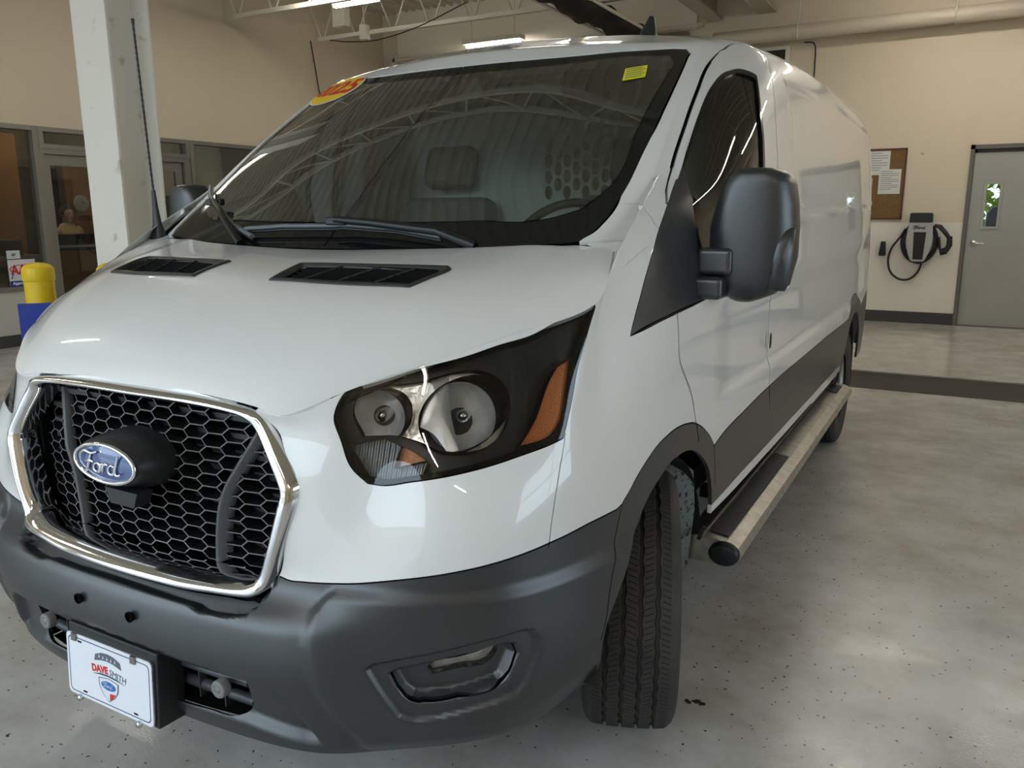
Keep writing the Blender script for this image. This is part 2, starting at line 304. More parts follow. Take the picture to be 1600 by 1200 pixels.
G = [
 [(0, 0.785, 1.322), (0.3, 0.8, 1.328), (0.56, 0.838, 1.338), (0.76, 0.885, 1.348), (0.83, 0.935, 1.352), (0.885, 0.985, 1.354), (0.945, 1.1, 1.37), (0.985, 1.5, 1.38), (1.008, 2.0, 1.38), (1.015, 3, 1.38), (1.015, 4.2, 1.38), (1.005, 4.9, 1.38), (0.985, 5.28, 1.38), (0.915, 5.48, 1.38)],
 [(0, 1.0, 1.5), (0.3, 1.018, 1.5), (0.57, 1.062, 1.5), (0.8, 1.12, 1.5), (0.85, 1.15, 1.5), (0.892, 1.215, 1.507), (0.935, 1.34, 1.51), (0.983, 1.6, 1.52), (1.005, 2.05, 1.52), (1.012, 3, 1.53), (1.012, 4.2, 1.53), (1.0, 4.9, 1.53), (0.975, 5.28, 1.53), (0.9, 5.47, 1.53)],
 [(0, 1.195, 1.66), (0.3, 1.215, 1.66), (0.57, 1.262, 1.66), (0.788, 1.325, 1.66), (0.829, 1.358, 1.665), (0.864, 1.415, 1.675), (0.915, 1.53, 1.68), (0.957, 1.74, 1.69), (0.987, 2.08, 1.7), (0.995, 3, 1.72), (0.995, 4.2, 1.72), (0.985, 4.9, 1.72), (0.96, 5.27, 1.72), (0.885, 5.46, 1.72)],
 [(0, 1.405, 1.82), (0.3, 1.425, 1.819), (0.56, 1.482, 1.817), (0.77, 1.552, 1.815), (0.804, 1.577, 1.825), (0.836, 1.635, 1.835), (0.883, 1.735, 1.84), (0.928, 1.89, 1.85), (0.958, 2.15, 1.86), (0.972, 3, 1.885), (0.972, 4.2, 1.89), (0.962, 4.9, 1.89), (0.935, 5.25, 1.885), (0.865, 5.44, 1.88)],
 [(0, 1.6, 1.957), (0.3, 1.625, 1.955), (0.545, 1.678, 1.95), (0.747, 1.742, 1.94), (0.782, 1.775, 1.946), (0.815, 1.835, 1.948), (0.848, 1.915, 1.95), (0.885, 2.02, 1.958), (0.91, 2.22, 1.97), (0.93, 3, 2.0), (0.93, 4.2, 2.01), (0.92, 4.9, 2.005), (0.895, 5.22, 1.99), (0.83, 5.4, 1.975)],
 [(0, 1.67, 1.99), (0.3, 1.7, 1.988), (0.52, 1.755, 1.985), (0.7, 1.83, 1.985), (0.745, 1.86, 1.99), (0.775, 1.92, 1.995), (0.8, 1.98, 2.003), (0.825, 2.08, 2.012), (0.835, 2.26, 2.02), (0.86, 3, 2.045), (0.86, 4.2, 2.055), (0.85, 4.9, 2.05), (0.83, 5.18, 2.035), (0.76, 5.34, 2.01)],
 [(0, 1.86, 2.045), (0.3, 1.88, 2.043), (0.48, 1.92, 2.04), (0.6, 1.98, 2.036), (0.65, 2.01, 2.036), (0.68, 2.07, 2.044), (0.7, 2.1, 2.044), (0.72, 2.16, 2.045), (0.735, 2.32, 2.05), (0.75, 3, 2.068), (0.75, 4.2, 2.08), (0.74, 4.9, 2.07), (0.72, 5.12, 2.055), (0.66, 5.25, 2.04)]]
LN = lower_net(); GN = np.array(G, float)
LP = Patch(LN, it=12); HP = Patch(HOOD, it=12); GP = Patch(GN, it=8)
SP = Patch(np.concatenate([LN[:11, 5:17], GN[1:, 2:14]]), sym=False, it=8)   # side: u = L column - 5

# make the front and side patches share their control points so that they meet without a step
SP.P[:10] = LP.P[:10, 5:17]; SP.P[10, :2] = LP.P[10, 5:7]; LP.P[10, 7:12] = SP.P[10, 2:7]; SP.P[11, :2] = 2*SP.P[10, :2]-SP.P[9, :2]; LP.ghost = SP.P[11, 2:7].copy()
F_L = {
 'headlight': [(3,10), (3.125,10), (3.387,9.962), (3.733,9.935), (4.198,9.889), (4.693,9.896), (5.158,9.897), (5.498,9.994), (5.875,10), (6.125,10), (6.234,9.926), (6.192,9.569), (6.126,9.293), (6.111,8.949), (6.043,8.632), (5.994,8.443), (5.743,8.385), (5.275,8.302), (4.722,8.191), (4.195,8.102), (3.653,8.016), (3.152,7.929), (2.951,7.951), (2.754,8.159), (2.598,8.798), (2.672,9.479), (2.809,9.729)],
 'grille_out': [(0.167,10), (0.833,10), (1.375,10), (1.75,10), (1.809,9.758), (1.799,8.62), (1.997,7.985), (2.022,7.764), (2.012,7.479), (1.883,6.849), (1.741,6.011), (1.655,5.714), (1.539,5.593), (1.367,5.574), (0.753,5.586), (0.311,5.576)],
 'grille_in': [(0.222,9.59), (0.807,9.532), (1.265,9.59), (1.449,9.539), (1.487,9.159), (1.638,8.41), (1.817,7.879), (1.828,7.705), (1.674,6.73), (1.547,6.156), (1.484,6.015), (1.249,5.936), (0.693,5.991), (0.198,5.996)],
 'white_black': [(1.779,6.138), (1.901,6.072), (2.133,6.102), (2.531,6.172), (2.959,6.244), (3.342,6.331), (3.7,6.415), (4.055,6.493), (4.418,6.567), (4.794,6.632), (5.194,6.701), (5.515,6.755), (5.853,6.81), (6.204,6.85), (6.571,6.888), (6.96,6.892), (7.208,6.911)],
 'arch_seam': [(7.264,6.922), (7.179,6.606), (7.075,6.124), (6.947,5.377), (6.847,4.446), (6.763,3.303)],
 'arch_open': [(7.446,5.79), (7.222,4.864), (6.962,3.865), (6.817,3.352), (6.748,2.786), (6.803,1.838), (6.914,0.845), (6.922,0.267)],
 'arch_out': [(7.264,6.936), (7.35,7.04), (7.451,7.15), (7.552,7.282), (7.669,7.4), (7.817,7.512), (7.969,7.592), (8.125,7.63), (8.287,7.62), (8.451,7.594), (8.616,7.544), (8.778,7.48), (8.938,7.402), (9.094,7.295), (9.218,7.176), (9.345,7.007), (9.444,6.823), (9.513,6.651)],
 'seam_fender': [(6.034,8.387), (5.984,8.081), (5.929,7.658), (5.87,7.193), (5.83,6.805)],
 'fog_out': [(3.164,3.493), (3.266,3.628), (4.027,3.971), (4.66,4.291), (5.298,4.459), (5.448,4.379), (5.578,3.899), (5.582,3.446), (5.388,2.651), (5.245,2.363), (4.664,2.149), (3.996,1.889), (3.685,1.85), (3.513,2.024), (3.347,2.675)],
 'fog_in': [(3.454,3.239), (3.539,3.342), (4.023,3.561), (5.004,3.947), (5.185,3.862), (5.255,3.529), (5.081,2.875), (4.974,2.709), (4.323,2.456), (3.855,2.368), (3.708,2.389), (3.574,2.666)],
 'fog_lens': [(3.902,3.187), (4.021,3.421), (4.862,3.784), (4.968,3.745), (4.993,3.561), (4.897,3.315), (4.325,3.114), (3.973,2.966)],
 'hl_bowl': [(3.082,9.746), (3.146,9.828), (3.367,9.788), (3.755,9.658), (4.036,9.664), (4.382,9.599), (4.734,9.411), (4.973,9.112), (5.02,8.883), (4.951,8.645), (4.696,8.449), (4.271,8.412), (4.057,8.44), (3.732,8.59), (3.346,8.755), (2.941,8.803), (2.919,9.265)],
 'hl_amber': [(5.909,9.449), (5.97,9.091), (5.925,8.642), (5.83,8.544), (5.232,8.416), (5.435,8.718), (5.595,9.258), (5.659,9.371)],
 'hl_amber2': [(3.479,8.559), (3.857,8.317), (3.746,8.293), (3.357,8.198)],
 'hl_pillar': [(3.856,9.67), (4.052,9.652), (4.127,9.013), (4.311,8.46), (4.15,8.427), (3.871,8.744), (3.725,8.837), (3.785,9.202)],
 'hl_ribs': [(2.694,8.671), (3.251,8.705), (3.465,8.55), (3.869,8.29), (3.806,8.112), (3.151,8.007), (2.931,8.055)],
 'intake': [(1.099,2.793), (1.484,2.637), (1.371,1.61), (1.229,0.997), (0.5,0.796)],
 'trapz': [(1.028,2.792), (1.487,2.66), (1.677,2.695), (1.808,2.611), (1.956,2.329), (2.184,1.479), (2.417,0)],
 'band': [(1.719,5.857), (1.655,5.597), (1.619,5.318), (1.556,5.035), (1.377,4.87), (1.077,4.806), (1.005,4.974), (0.39,5.045)],
 'door_front': [(8.68,9.06), (8.666,8.988), (8.611,8.507), (8.752,8.192), (8.928,7.808), (9.025,7.46), (9.082,7.251)],
 'tri_low': [(7.691,9.185), (7.938,9.134), (8.275,9.092), (8.637,9.065), (9.001,9.064)],
 'tri_front': [(7.691,9.185), (7.804,9.297), (8.018,9.462), (8.217,9.618), (8.43,9.837), (8.625,10)],
}
F_H = {
 'vent_right': [(0.709,3.483), (0.703,3.91), (0.678,4.409), (1.378,4.405), (2.325,4.507), (2.397,4.398), (2.418,3.845), (2.394,3.457), (1.774,3.393)],
 'hood_corner': [(4.743,4.934), (4.854,5.576), (4.721,5.88), (4.333,6), (3.958,6)],
}
F_S = {
 'arch_out': [(2.264,6.936), (2.35,7.04), (2.451,7.15), (2.552,7.282), (2.669,7.4), (2.817,7.512), (2.969,7.592), (3.125,7.63), (3.287,7.62), (3.451,7.594), (3.616,7.544), (3.778,7.48), (3.938,7.402), (4.094,7.295), (4.218,7.176), (4.345,7.007), (4.444,6.823), (4.513,6.651)],
 'white_black': [(1.571,6.888), (1.96,6.892), (2.208,6.911), (2.264,6.936)],
 'arch_seam': [(2.264,6.922), (2.179,6.606), (2.075,6.124), (1.947,5.377), (1.847,4.446), (1.763,3.303)],
 'arch_open': [(4.375,0), (4.557,2.464), (4.563,3.837), (4.532,4.68), (4.463,5.73), (4.331,6.4), (4.153,6.751), (3.965,6.935), (3.711,7.039), (3.45,7.066), (3.224,6.973), (2.984,6.807), (2.783,6.553), (2.631,6.196), (2.446,5.79), (2.222,4.864), (1.962,3.865), (1.817,3.352), (1.748,2.786), (1.803,1.838), (1.914,0.845)],
 'win_low': [(5.716,10.26), (5.766,9.488), (5.679,9.164), (5.176,9.148), (4.421,9.103), (4.001,9.064), (3.637,9.065), (3.275,9.092), (2.938,9.134)],
 'sail_rear': [(2.978,11.274), (3.517,10.936), (4.083,10.448), (4.288,10.022), (4.319,9.709), (4.338,9.39), (4.365,9.096)],
 'door_front2': [(3.68,9.06), (3.666,8.988), (3.611,8.507), (3.752,8.192), (3.928,7.808), (4.025,7.46), (4.082,7.251), (4.141,6.979)],
 'door_rear': [(5.788,14.075), (5.723,13.498), (5.769,13.068), (5.828,12.413), (5.873,11.682), (5.921,10.765), (6.004,9.657), (5.985,8.957), (5.98,8.089), (5.975,7.459), (5.972,7.057), (6.027,6.272)],
 'door_top': [(3.16,13.928), (3.936,14.466), (4.615,14.524), (5.282,14.336), (5.788,14.075)],
 'arch_out2': [(4.218,7.176), (4.345,7.007), (4.444,6.823), (4.513,6.651)],
 'clad_top': [(4.513,6.651), (4.662,6.743), (4.937,6.843), (5.25,6.896), (5.945,7.005), (6.752,7.064), (7.346,7.091), (7.652,7.06), (7.802,7.201)],
 'rear_arch': [(7.802,7.201), (7.88,7.461), (8.007,7.636), (8.343,7.75), (8.605,7.581), (8.916,7.287)],
 'rear_clad': [(8.916,7.287), (9.296,7.387), (9.917,7.5)],
 'clad_bot': [(4.683,3.995), (5.391,4.251), (6.049,4.417), (6.706,4.575), (7.445,4.785)],
 'window': [(2.691,9.185), (3.217,9.618), (3.503,10.135), (3.302,10.581), (2.989,10.998), (2.978,11.274), (3.218,12.092), (3.462,12.799), (3.632,13.027), (4.1,13.246), (4.783,13.232), (5.109,13.13), (5.291,12.577), (5.5,11.835), (5.557,11.255)],
 'belt': [(3.275,9.092), (3.637,9.065), (4.001,9.064), (4.421,9.103)],
 'lock': [(5.928,7.962)],
 'groove': [(6.153,13.241), (6.522,13.248), (6.959,13.271), (7.273,13.325), (7.767,13.446), (8.422,13.541), (9.417,13.688)],
 'molding': [(6.342,10.024), (6.631,10.1), (7.179,10.247), (9.75,10.688)],
 'sail_front': [(2.691,9.185), (2.756,9.246), (2.839,9.314), (2.945,9.396), (3.08,9.501), (3.215,9.612), (3.359,9.747), (3.472,9.915), (3.51,10.124), (3.466,10.33), (3.302,10.581), (3.122,10.795), (2.989,10.998), (2.962,11.142), (2.978,11.274)],
 'door_gap': [(3.27,10.573), (2.796,10.888), (2.609,11.26), (2.792,12.052), (2.897,12.66), (2.902,13.322), (3.16,13.928), (3.936,14.466), (4.615,14.524), (5.282,14.336), (5.788,14.075)],
 'cowl_seam': [(1.774,10.833), (2.63,10.529), (3.046,10.374), (3.533,10.11)],
}
F_G = {
 'cowl_seam': [(3.169,0.618), (3.372,0.611), (3.781,0.593), (4.231,0.53), (4.495,0.458), (4.826,0.35), (5.404,0.118)],
 'glass': [(2.966,0.004), (3.059,0.132), (3.083,0.276), (3.085,0.414), (3.045,0.575), (2.977,0.838), (2.945,1.396), (2.997,1.877), (3.035,2.42), (3.031,3.057), (3.031,3.633), (3.04,3.876), (2.94,4.037), (2.665,4.051), (2.223,3.933), (1.406,3.764), (0.838,3.72)],
 'door_gap': [(4.857,0.783), (4.653,1.261), (4.793,2.051), (4.888,2.661), (4.904,3.322), (5.161,3.928)],
 'win_front': [(5.111,0.599), (4.982,0.999), (5.025,1.273), (5.216,2.092), (5.457,2.801)],
 'yellow_sticker': [(2.166,3.308), (2.425,3.389), (2.47,3.095), (2.215,2.996)],
 'wiper': [(0.115,0.297), (1.372,0.072), (1.667,0)],
}
F_GL = {
 'oval': [(3.833,3.188), (2.576,3.252), (1.993,3.241), (1.637,3.374), (1.627,3.631), (2.066,3.872), (3.369,4.284), (3.708,3.625)],
 'wip': [(2.963,0.98), (2.057,0.552), (1.191,0.091)],
 'silh': [(3.75,4.812), (3.542,4.125)],
}
# ------------------------------------------------------------------ panels cut out of a patch
def pip(P, poly):
    x, y = P[:, 0], P[:, 1]; Q = np.asarray(poly, float); a = Q; b = np.roll(Q, -1, 0); r = np.zeros(len(P), bool)
    for (x0, y0), (x1, y1) in zip(a, b):
        if y0 == y1: continue
        c = ((y0 > y) != (y1 > y)) & (x < (x1-x0)*(y-y0)/(y1-y0)+x0); r ^= c
    return r
def dseg(P, poly, closed=True):
    Q = np.asarray(poly, float); a = Q if closed else Q[:-1]; b = np.roll(Q, -1, 0) if closed else Q[1:]; d = np.full(len(P), 1e9)
    for p, q in zip(a, b):
        e = q-p; t = np.clip(((P-p)@e)/max(e@e, 1e-12), 0, 1); d = np.minimum(d, np.hypot(*(P-(p+t[:, None]*e)).T))
    return d
def sdf(P, poly): d = dseg(P, poly); return np.where(pip(P, poly), -d, d)
def sstep(x): x = np.clip(x, 0, 1); return x*x*(3-2*x)
def smooth_poly(pts, closed, step, corner=38):
    P = [np.array(p, float) for p in pts]; n = len(P); out = []
    def tan(i):
        if not closed and i in (0, n-1): return None
        a, b, c = P[(i-1) % n], P[i], P[(i+1) % n]; u, v = b-a, c-b; lu, lv = np.hypot(*u), np.hypot(*v)
        if lu < 1e-9 or lv < 1e-9: return None
        cs = (u@v)/(lu*lv)
        if cs < math.cos(math.radians(corner)): return None
        return (u/lu*lv+v/lv*lu)/(lu+lv)
    for i in range(n if closed else n-1):
        a, b = P[i], P[(i+1) % n]; L = np.hypot(*(b-a))
        if L < 1e-9: continue
        ta, tb = tan(i), tan((i+1) % n); k = max(1, int(math.ceil(L/step)))
        ta = (b-a)/L if ta is None else ta; tb = (b-a)/L if tb is None else tb
        for j in range(k):
            t = j/k; h = (2*t**3-3*t*t+1)*a+(t**3-2*t*t+t)*L*ta+(-2*t**3+3*t*t)*b+(t**3-t*t)*L*tb; out.append(h)
    if not closed: out.append(P[-1])
    return np.array(out)
class Dom:
    """maps patch (u, v) to roughly metric (s, t)"""
    def __init__(s, P):
        T = P.T; du = np.linalg.norm(np.diff(T, axis=1), axis=2).mean(0); dv = np.linalg.norm(np.diff(T, axis=0), axis=2).mean(1)
        s.U = np.r_[0, np.cumsum(du)]; s.V = np.r_[0, np.cumsum(dv)]; s.P = P
    def st(s, uv): uv = np.asarray(uv, float); return np.stack([np.interp(uv[:, 0], np.arange(len(s.U)), s.U), np.interp(uv[:, 1], np.arange(len(s.V)), s.V)], 1)
    def uv(s, st): return np.stack([np.interp(st[:, 0], s.U, np.arange(len(s.U))), np.interp(st[:, 1], s.V, np.arange(len(s.V)))], 1)
def inv_patch(P, tgt, comps, lo, hi):
    """(u, v) of surface points whose coordinates comps equal tgt"""
    g = np.meshgrid(np.linspace(lo[0], hi[0], 120), np.linspace(lo[1], hi[1], 120)); gu, gv = g[0].ravel(), g[1].ravel(); B = P.base(gu, gv)[:, comps]; out = []
    for t in np.asarray(tgt, float):
        k = ((B-t)**2).sum(1).argmin(); q = np.array([gu[k], gv[k]])
        for _ in range(12):
            f = P.base([q[0], q[0]+1e-3, q[0]], [q[1], q[1], q[1]+1e-3])[:, comps]; J = np.stack([(f[1]-f[0])/1e-3, (f[2]-f[0])/1e-3], 1)
            try: q = q-np.clip(np.linalg.solve(J, f[0]-t), -.5, .5)
            except Exception: break
            q = np.clip(q, lo, hi)
        out.append(q)
    return np.array(out)
def panels(P, us, vs, curves, classify, step=.012, mask=None):
    """curves: list of (uv points, closed, gap width); classify(uv, base xyz) -> labels (0 = nothing). Returns {label: (uv, tris)}"""
    D = Dom(P); A = np.array([(u, v) for v in vs for u in us]); S = D.st(A); segs = []; gaps = []; pts = []
    for q, closed, w in curves:
        s = smooth_poly(D.st(q), closed, step, )
        lines = [(s, closed)]
        if w:
            tn = np.gradient(s, axis=0) if not closed else (np.roll(s, -1, 0)-np.roll(s, 1, 0)); tn /= np.maximum(np.hypot(*tn.T), 1e-9)[:, None]; nn = np.stack([-tn[:, 1], tn[:, 0]], 1)
            lines = [(s+nn*w/2, closed), (s-nn*w/2, closed)]; gaps.append((s, closed, w))
        for l, c in lines:
            k = len(pts); pts += list(l); m = len(l); segs += [(k+i, k+(i+1) % m) for i in range(m if c else m-1)]
    lo, hi = S.min(0), S.max(0)
    if pts:
        Q = np.array(pts); Q = np.clip(Q, lo, hi)
        cell = np.minimum(np.diff(np.unique(np.round(S[:, 0], 6))).mean(), np.diff(np.unique(np.round(S[:, 1], 6))).mean())
        keep = np.ones(len(S), bool)
        h = .4*cell
        for i in range(0, len(Q), 400):
            d = ((S[:, None, :]-Q[None, i:i+400])**2).sum(2).min(1); keep &= d > h*h
        bd = (S[:, 0] <= lo[0]+1e-9) | (S[:, 0] >= hi[0]-1e-9) | (S[:, 1] <= lo[1]+1e-9) | (S[:, 1] >= hi[1]-1e-9)
        S = S[keep | bd]; V = np.concatenate([Q, S])
    else: V = S
    r = geometry.delaunay_2d_cdt([Vector((float(a), float(b))) for a, b in V], [s for s in segs if s[0] != s[1]], [], 0, 1e-7)
    V = np.array([(p.x, p.y) for p in r[0]]); F = np.array([f for f in r[2]]); C = V[F].mean(1)
    a = V[F[:, 1]]-V[F[:, 0]]; b = V[F[:, 2]]-V[F[:, 0]]; area = a[:, 0]*b[:, 1]-a[:, 1]*b[:, 0]
    F = np.where((area < 0)[:, None], F[:, ::-1], F); ok = np.abs(area) > 1e-10
    uvC = D.uv(C); lab = classify(uvC, P.base(uvC[:, 0], uvC[:, 1]))
    for s, closed, w in gaps: lab = np.where(dseg(C, s, closed) < w*.49, 0, lab)
    lab = np.where(ok, lab, 0); uv = D.uv(V); res = {}
    for L in np.unique(lab):
        if L == 0: continue
        f = F[lab == L]; ids, invx = np.unique(f, return_inverse=True); res[int(L)] = (uv[ids], invx.reshape(f.shape))
    return res
class Panel:
    """accumulates pieces of one body part, both sides if asked, with analytic normals and a turned-in edge"""
    def __init__(s): s.v = []; s.n = []; s.f = []; s.k = 0
    def add(s, P, uv, tri, depth=.010, skip=None, flip=1, off=0.):
        u, v = uv[:, 0], uv[:, 1]; p = P.S(u, v); n = P.bn(u, v, P.S, .03)
        if off: p = p+n*off
        if flip < 0: p = p*[-1, 1, 1]; n = n*[-1, 1, 1]; tri = tri[:, ::-1]
        s.v.append(p); s.n.append(n); s.f += [tuple(int(x)+s.k for x in t) for t in tri]; k0 = s.k; s.k += len(p)
        if depth:
            E = np.concatenate([tri[:, [0, 1]], tri[:, [1, 2]], tri[:, [2, 0]]]); key = np.sort(E, 1); _, idx, cnt = np.unique(key, axis=0, return_index=True, return_counts=True); B = E[idx[cnt == 1]]
            if skip is not None: B = B[~(skip(uv[B[:, 0]]) & skip(uv[B[:, 1]]))]
            for a, b in B:
                e = p[b]-p[a]; o = np.cross(e, n[a]); L = np.linalg.norm(o)
                if L < 1e-9: continue
                o /= L; q = [p[a], p[b], p[b]-n[b]*depth, p[a]-n[a]*depth]; s.v.append(np.array(q)); s.n.append(np.array([o]*4)); s.f.append((s.k+1, s.k, s.k+3, s.k+2)); s.k += 4
    def build(s, name, m, parent, label=None):
        me = bpy.data.meshes.new(name); V = np.concatenate(s.v); me.from_pydata(V.tolist(), [], s.f); me.polygons.foreach_set('use_smooth', [True]*len(me.polygons))
        N = np.concatenate(s.n)
        # make winding agree with the stored normals
        me.update(); me.normals_split_custom_set_from_vertices(N.tolist()); o = link(name, me, parent, m)
        if label: o['label'] = label
        return o
# ------------------------------------------------------------------ materials of the van
WHITE = mat('white_paint', (.80,.80,.785), .32, coat=1.0)
BLACKP = mat('charcoal_plastic', (.024,.027,.030), .34, spec=1.0, bump=(900, .12, .001))
DARK = mat('black_void', (.004,.004,.004), .9, spec=.1)
GLOSSBLK = mat('gloss_black', (.008,.008,.009), .12)
CHROME = mat('chrome', (.86,.86,.87), .09, 1.0)
GLASS = glass_mat('windshield_glass', (.78,.89,.83), 1.52, 2.7)
SGLASS = glass_mat('side_glass', (.86,.92,.89), 1.5, 1.0)
CLEAR = glass_mat('clear_lens', (.95,.97,.98), 1.5, 1.4)
VAN = thing('cargo_van', 'white low-roof cargo van with black bumper and honeycomb grille', 'van', (0, 0, 0))
# ------------------------------------------------------------------ relief on the skin
def _line(x, pts): return np.interp(x, [p[0] for p in pts], [p[1] for p in pts])
BAND = [(-.05,.620),(.25,.617),(.272,.609),(.344,.612),(.387,.620),(.403,.636),(.413,.655),(.43,.70),(.40,.72),(-.05,.72)]
TRAP = [(-.1,.492),(.373,.477),(.416,.477),(.445,.469),(.475,.447),(.50,.40),(.53,.34),(.57,.27),(-.1,.20)]
FOGO = LP.base(*np.array(F_L['fog_out']).T)[:, [0, 2]]; FOGI = LP.base(*np.array(F_L['fog_in']).T)[:, [0, 2]]
def relief_front(p):
    q = p[:, [0, 2]]*[1, 1]; q = np.c_[np.abs(q[:, 0]), q[:, 1]]; fr = sstep((.75-p[:, 1])/.1); o = np.zeros(len(p))
    o -= .032*sstep((-sdf(q, BAND)+.004)/.012)*(q[:, 0] < .6)
    o -= .022*sstep((-sdf(q, TRAP)+.006)/.018)*(q[:, 0] < .75)*sstep((q[:, 1]-np.interp(q[:, 0], [.36, .50], [.352, .325]))/.03)
    xl = _line(q[:, 1], [(.36,.60),(.42,.565),(.50,.545),(.58,.53),(.64,.535),(.70,.57)])
    o += .012*sstep((q[:, 0]-xl+.012)/.03)*sstep((.70-q[:, 1])/.04)*sstep((q[:, 1]-.30)/.06)
    m = (q[:, 0] > .5)
    o -= m*(.012*sstep((-sdf(q, FOGO)+.004)/.010)+.030*sstep((-sdf(q, FOGI)+.006)/.016))
    o += .003*np.exp(-((q[:, 0]-.285)/.004)**2)*0
    return o*fr
SIDEP = [(2.27,1.890),(2.60,1.903),(3.0,1.918),(3.4,1.93),(4.0,1.943),(4.6,1.945),(5.0,1.93),(5.12,1.86),(5.14,1.50),(5.0,1.44),(2.5,1.44),(2.28,1.50)]
def relief_side(p):
    q = p[:, [1, 2]]; o = relief_front(p)
    o = o-.010*sstep((-sdf(q, SIDEP)+.004)/.012)
    zl = 1.385+.034*(q[:, 0]-2.28); o = o+.006*np.exp(-((q[:, 1]-zl)/.010)**2)*sstep((q[:, 0]-2.1)/.1)
    o = o-.002*np.exp(-((q[:, 0]-3.92)/.006)**2)*(q[:, 1] > .85)
    y = q[:, 0]; z = q[:, 1]; w = sstep((y-1.25)/.25)*sstep((5.3-y)/.3)
    return o-.014*w*sstep((z-.86)/.05)*sstep((1.22-z)/.12)
def relief_hood(p):
    x = np.abs(p[:, 0]); y = p[:, 1]; w = sstep((y-.25)/.25)
    xc = .30+.28*(y-.45)
    return -.006*w*sstep((x-.62)/.10)*sstep((.86-x)/.1)
LP.relief = relief_front; SP.relief = relief_side; HP.relief = relief_hood
DL, DS, DH, DG = Dom(LP), Dom(SP), Dom(HP), Dom(GP)
def SM(D, pts, closed=False): return smooth_poly(D.st(np.array(pts, float)), closed, .012)
def toL(pts): return [(u+5, v) for u, v in pts]
def toS(pts): return [(u-5, v) for u, v in pts]
# --- outlines in (x, z) of the front face
GR_OUT = [(0,1.040),(.18,1.040),(.31,1.035),(.375,1.026),(.408,1.003),(.447,.95),(.484,.895),(.489,.872),(.485,.842),(.458,.762),(.428,.681),(.408,.656),(.38,.647),(.30,.643),(.19,.638),(0,.636)]
GR_IN = [(0,1.016),(.18,1.016),(.30,1.012),(.347,1.005),(.370,.985),(.409,.935),(.442,.885),(.446,.866),(.440,.84),(.414,.752),(.390,.697),(.370,.681),(.32,.674),(.27,.672),(.17,.670),(0,.668)]
gr_uv = [tuple(q) for q in inv_patch(LP, GR_OUT, [0, 2], (0, 0), (4, 10))]
gr_uv = [(-.5, gr_uv[0][1])]+gr_uv+[(-.5, gr_uv[-1][1])]
INT_XZ = [(0,.487),(.15,.486),(.30,.482),(.372,.472),(.374,.455),(.374,.395),(.366,.378),(.345,.367),(.25,.360),(0,.356)]
in_uv = [tuple(q) for q in inv_patch(LP, INT_XZ, [0, 2], (0, 0), (4, 6))]; in_uv = [(-.5, in_uv[0][1])]+in_uv+[(-.5, in_uv[-1][1])]
wbL = F_L['white_black']+[(7.24, 6.93)]; arch_open = F_S['arch_open']; ao_full = [(4.36, -1)]+arch_open+[(1.92, -1)]
arch_out = F_S['arch_out']; aseam = F_L['arch_seam']+[(6.70, 2.9)]
sf = [(6.04, 8.50)]+F_L['seam_fender']+[(5.82, 6.75)]
# rear arch outlines
def circ(cy, cz, r, a0, a1, n): return [(cy-r*math.cos(math.radians(a)), cz+r*math.sin(math.radians(a))) for a in np.linspace(a0, a1, n)]
ra_in = [tuple(q) for q in inv_patch(SP, circ(4.42, .36, .455, 8, 172, 30), [1, 2], (6, 0), (11, 9))]
ra_out = [tuple(q) for q in inv_patch(SP, circ(4.42, .375, .552, 52, 124, 22), [1, 2], (6, 0), (11, 9))]
ra_full = [(ra_in[0][0], -1)]+ra_in+[(ra_in[-1][0], -1)]
ct = [p for p in F_S['clad_top'] if p[0] < 7.7]+[ra_out[0]]
rc = [ra_out[-1]]+[(9.3, 7.42), (9.9, 7.50), (11.2, 7.6)]
cb = [(4.50, 3.7), (5.2, 3.9), (6, 3.95), (7, 4.0), (7.62, 4.0)]
sail = F_S['sail_front']+F_S['sail_rear'][1:]+[(3.963, 9.085), (3.591, 9.088), (3.226, 9.118), (2.891, 9.159)]
win = F_S['sail_front']+F_S['window'][6:]+F_S['win_low']
# ------------------------------------------------------------------ classify
BUMP, FASC, FEND, ARCH, FPKT, CLAD, DOOR, SIDE, SAIL, WFR, WGL, GLS, FRIT, ROOF, SILL, HOODL = range(1, 17)
sm_wb = SM(DL, wbL); below = np.concatenate([sm_wb, DL.st([(7.6, 6.9)]), [[9, -1], [-1, -1]], DL.st([(0, 5.2)])-[1, 0], DL.st([(1.70, 5.7)])])
sm_hl = SM(DL, F_L['headlight'], True); sm_gr = SM(DL, gr_uv, True); sm_in = SM(DL, in_uv, True); sm_sf = SM(DL, sf)
sm_fi = SM(DL, F_L['fog_in'], True); sm_fl = SM(DL, F_L['fog_lens'], True)
sm_aoL = SM(DL, toL(ao_full), True); sm_asL = SM(DL, aseam)
rsf = np.concatenate([sm_sf, DL.st([(5.82, 6.0), (8, 6.0), (8, 10.5), (6.6, 10.5), (6.05, 10.5)])])       # right of the fascia / fender seam
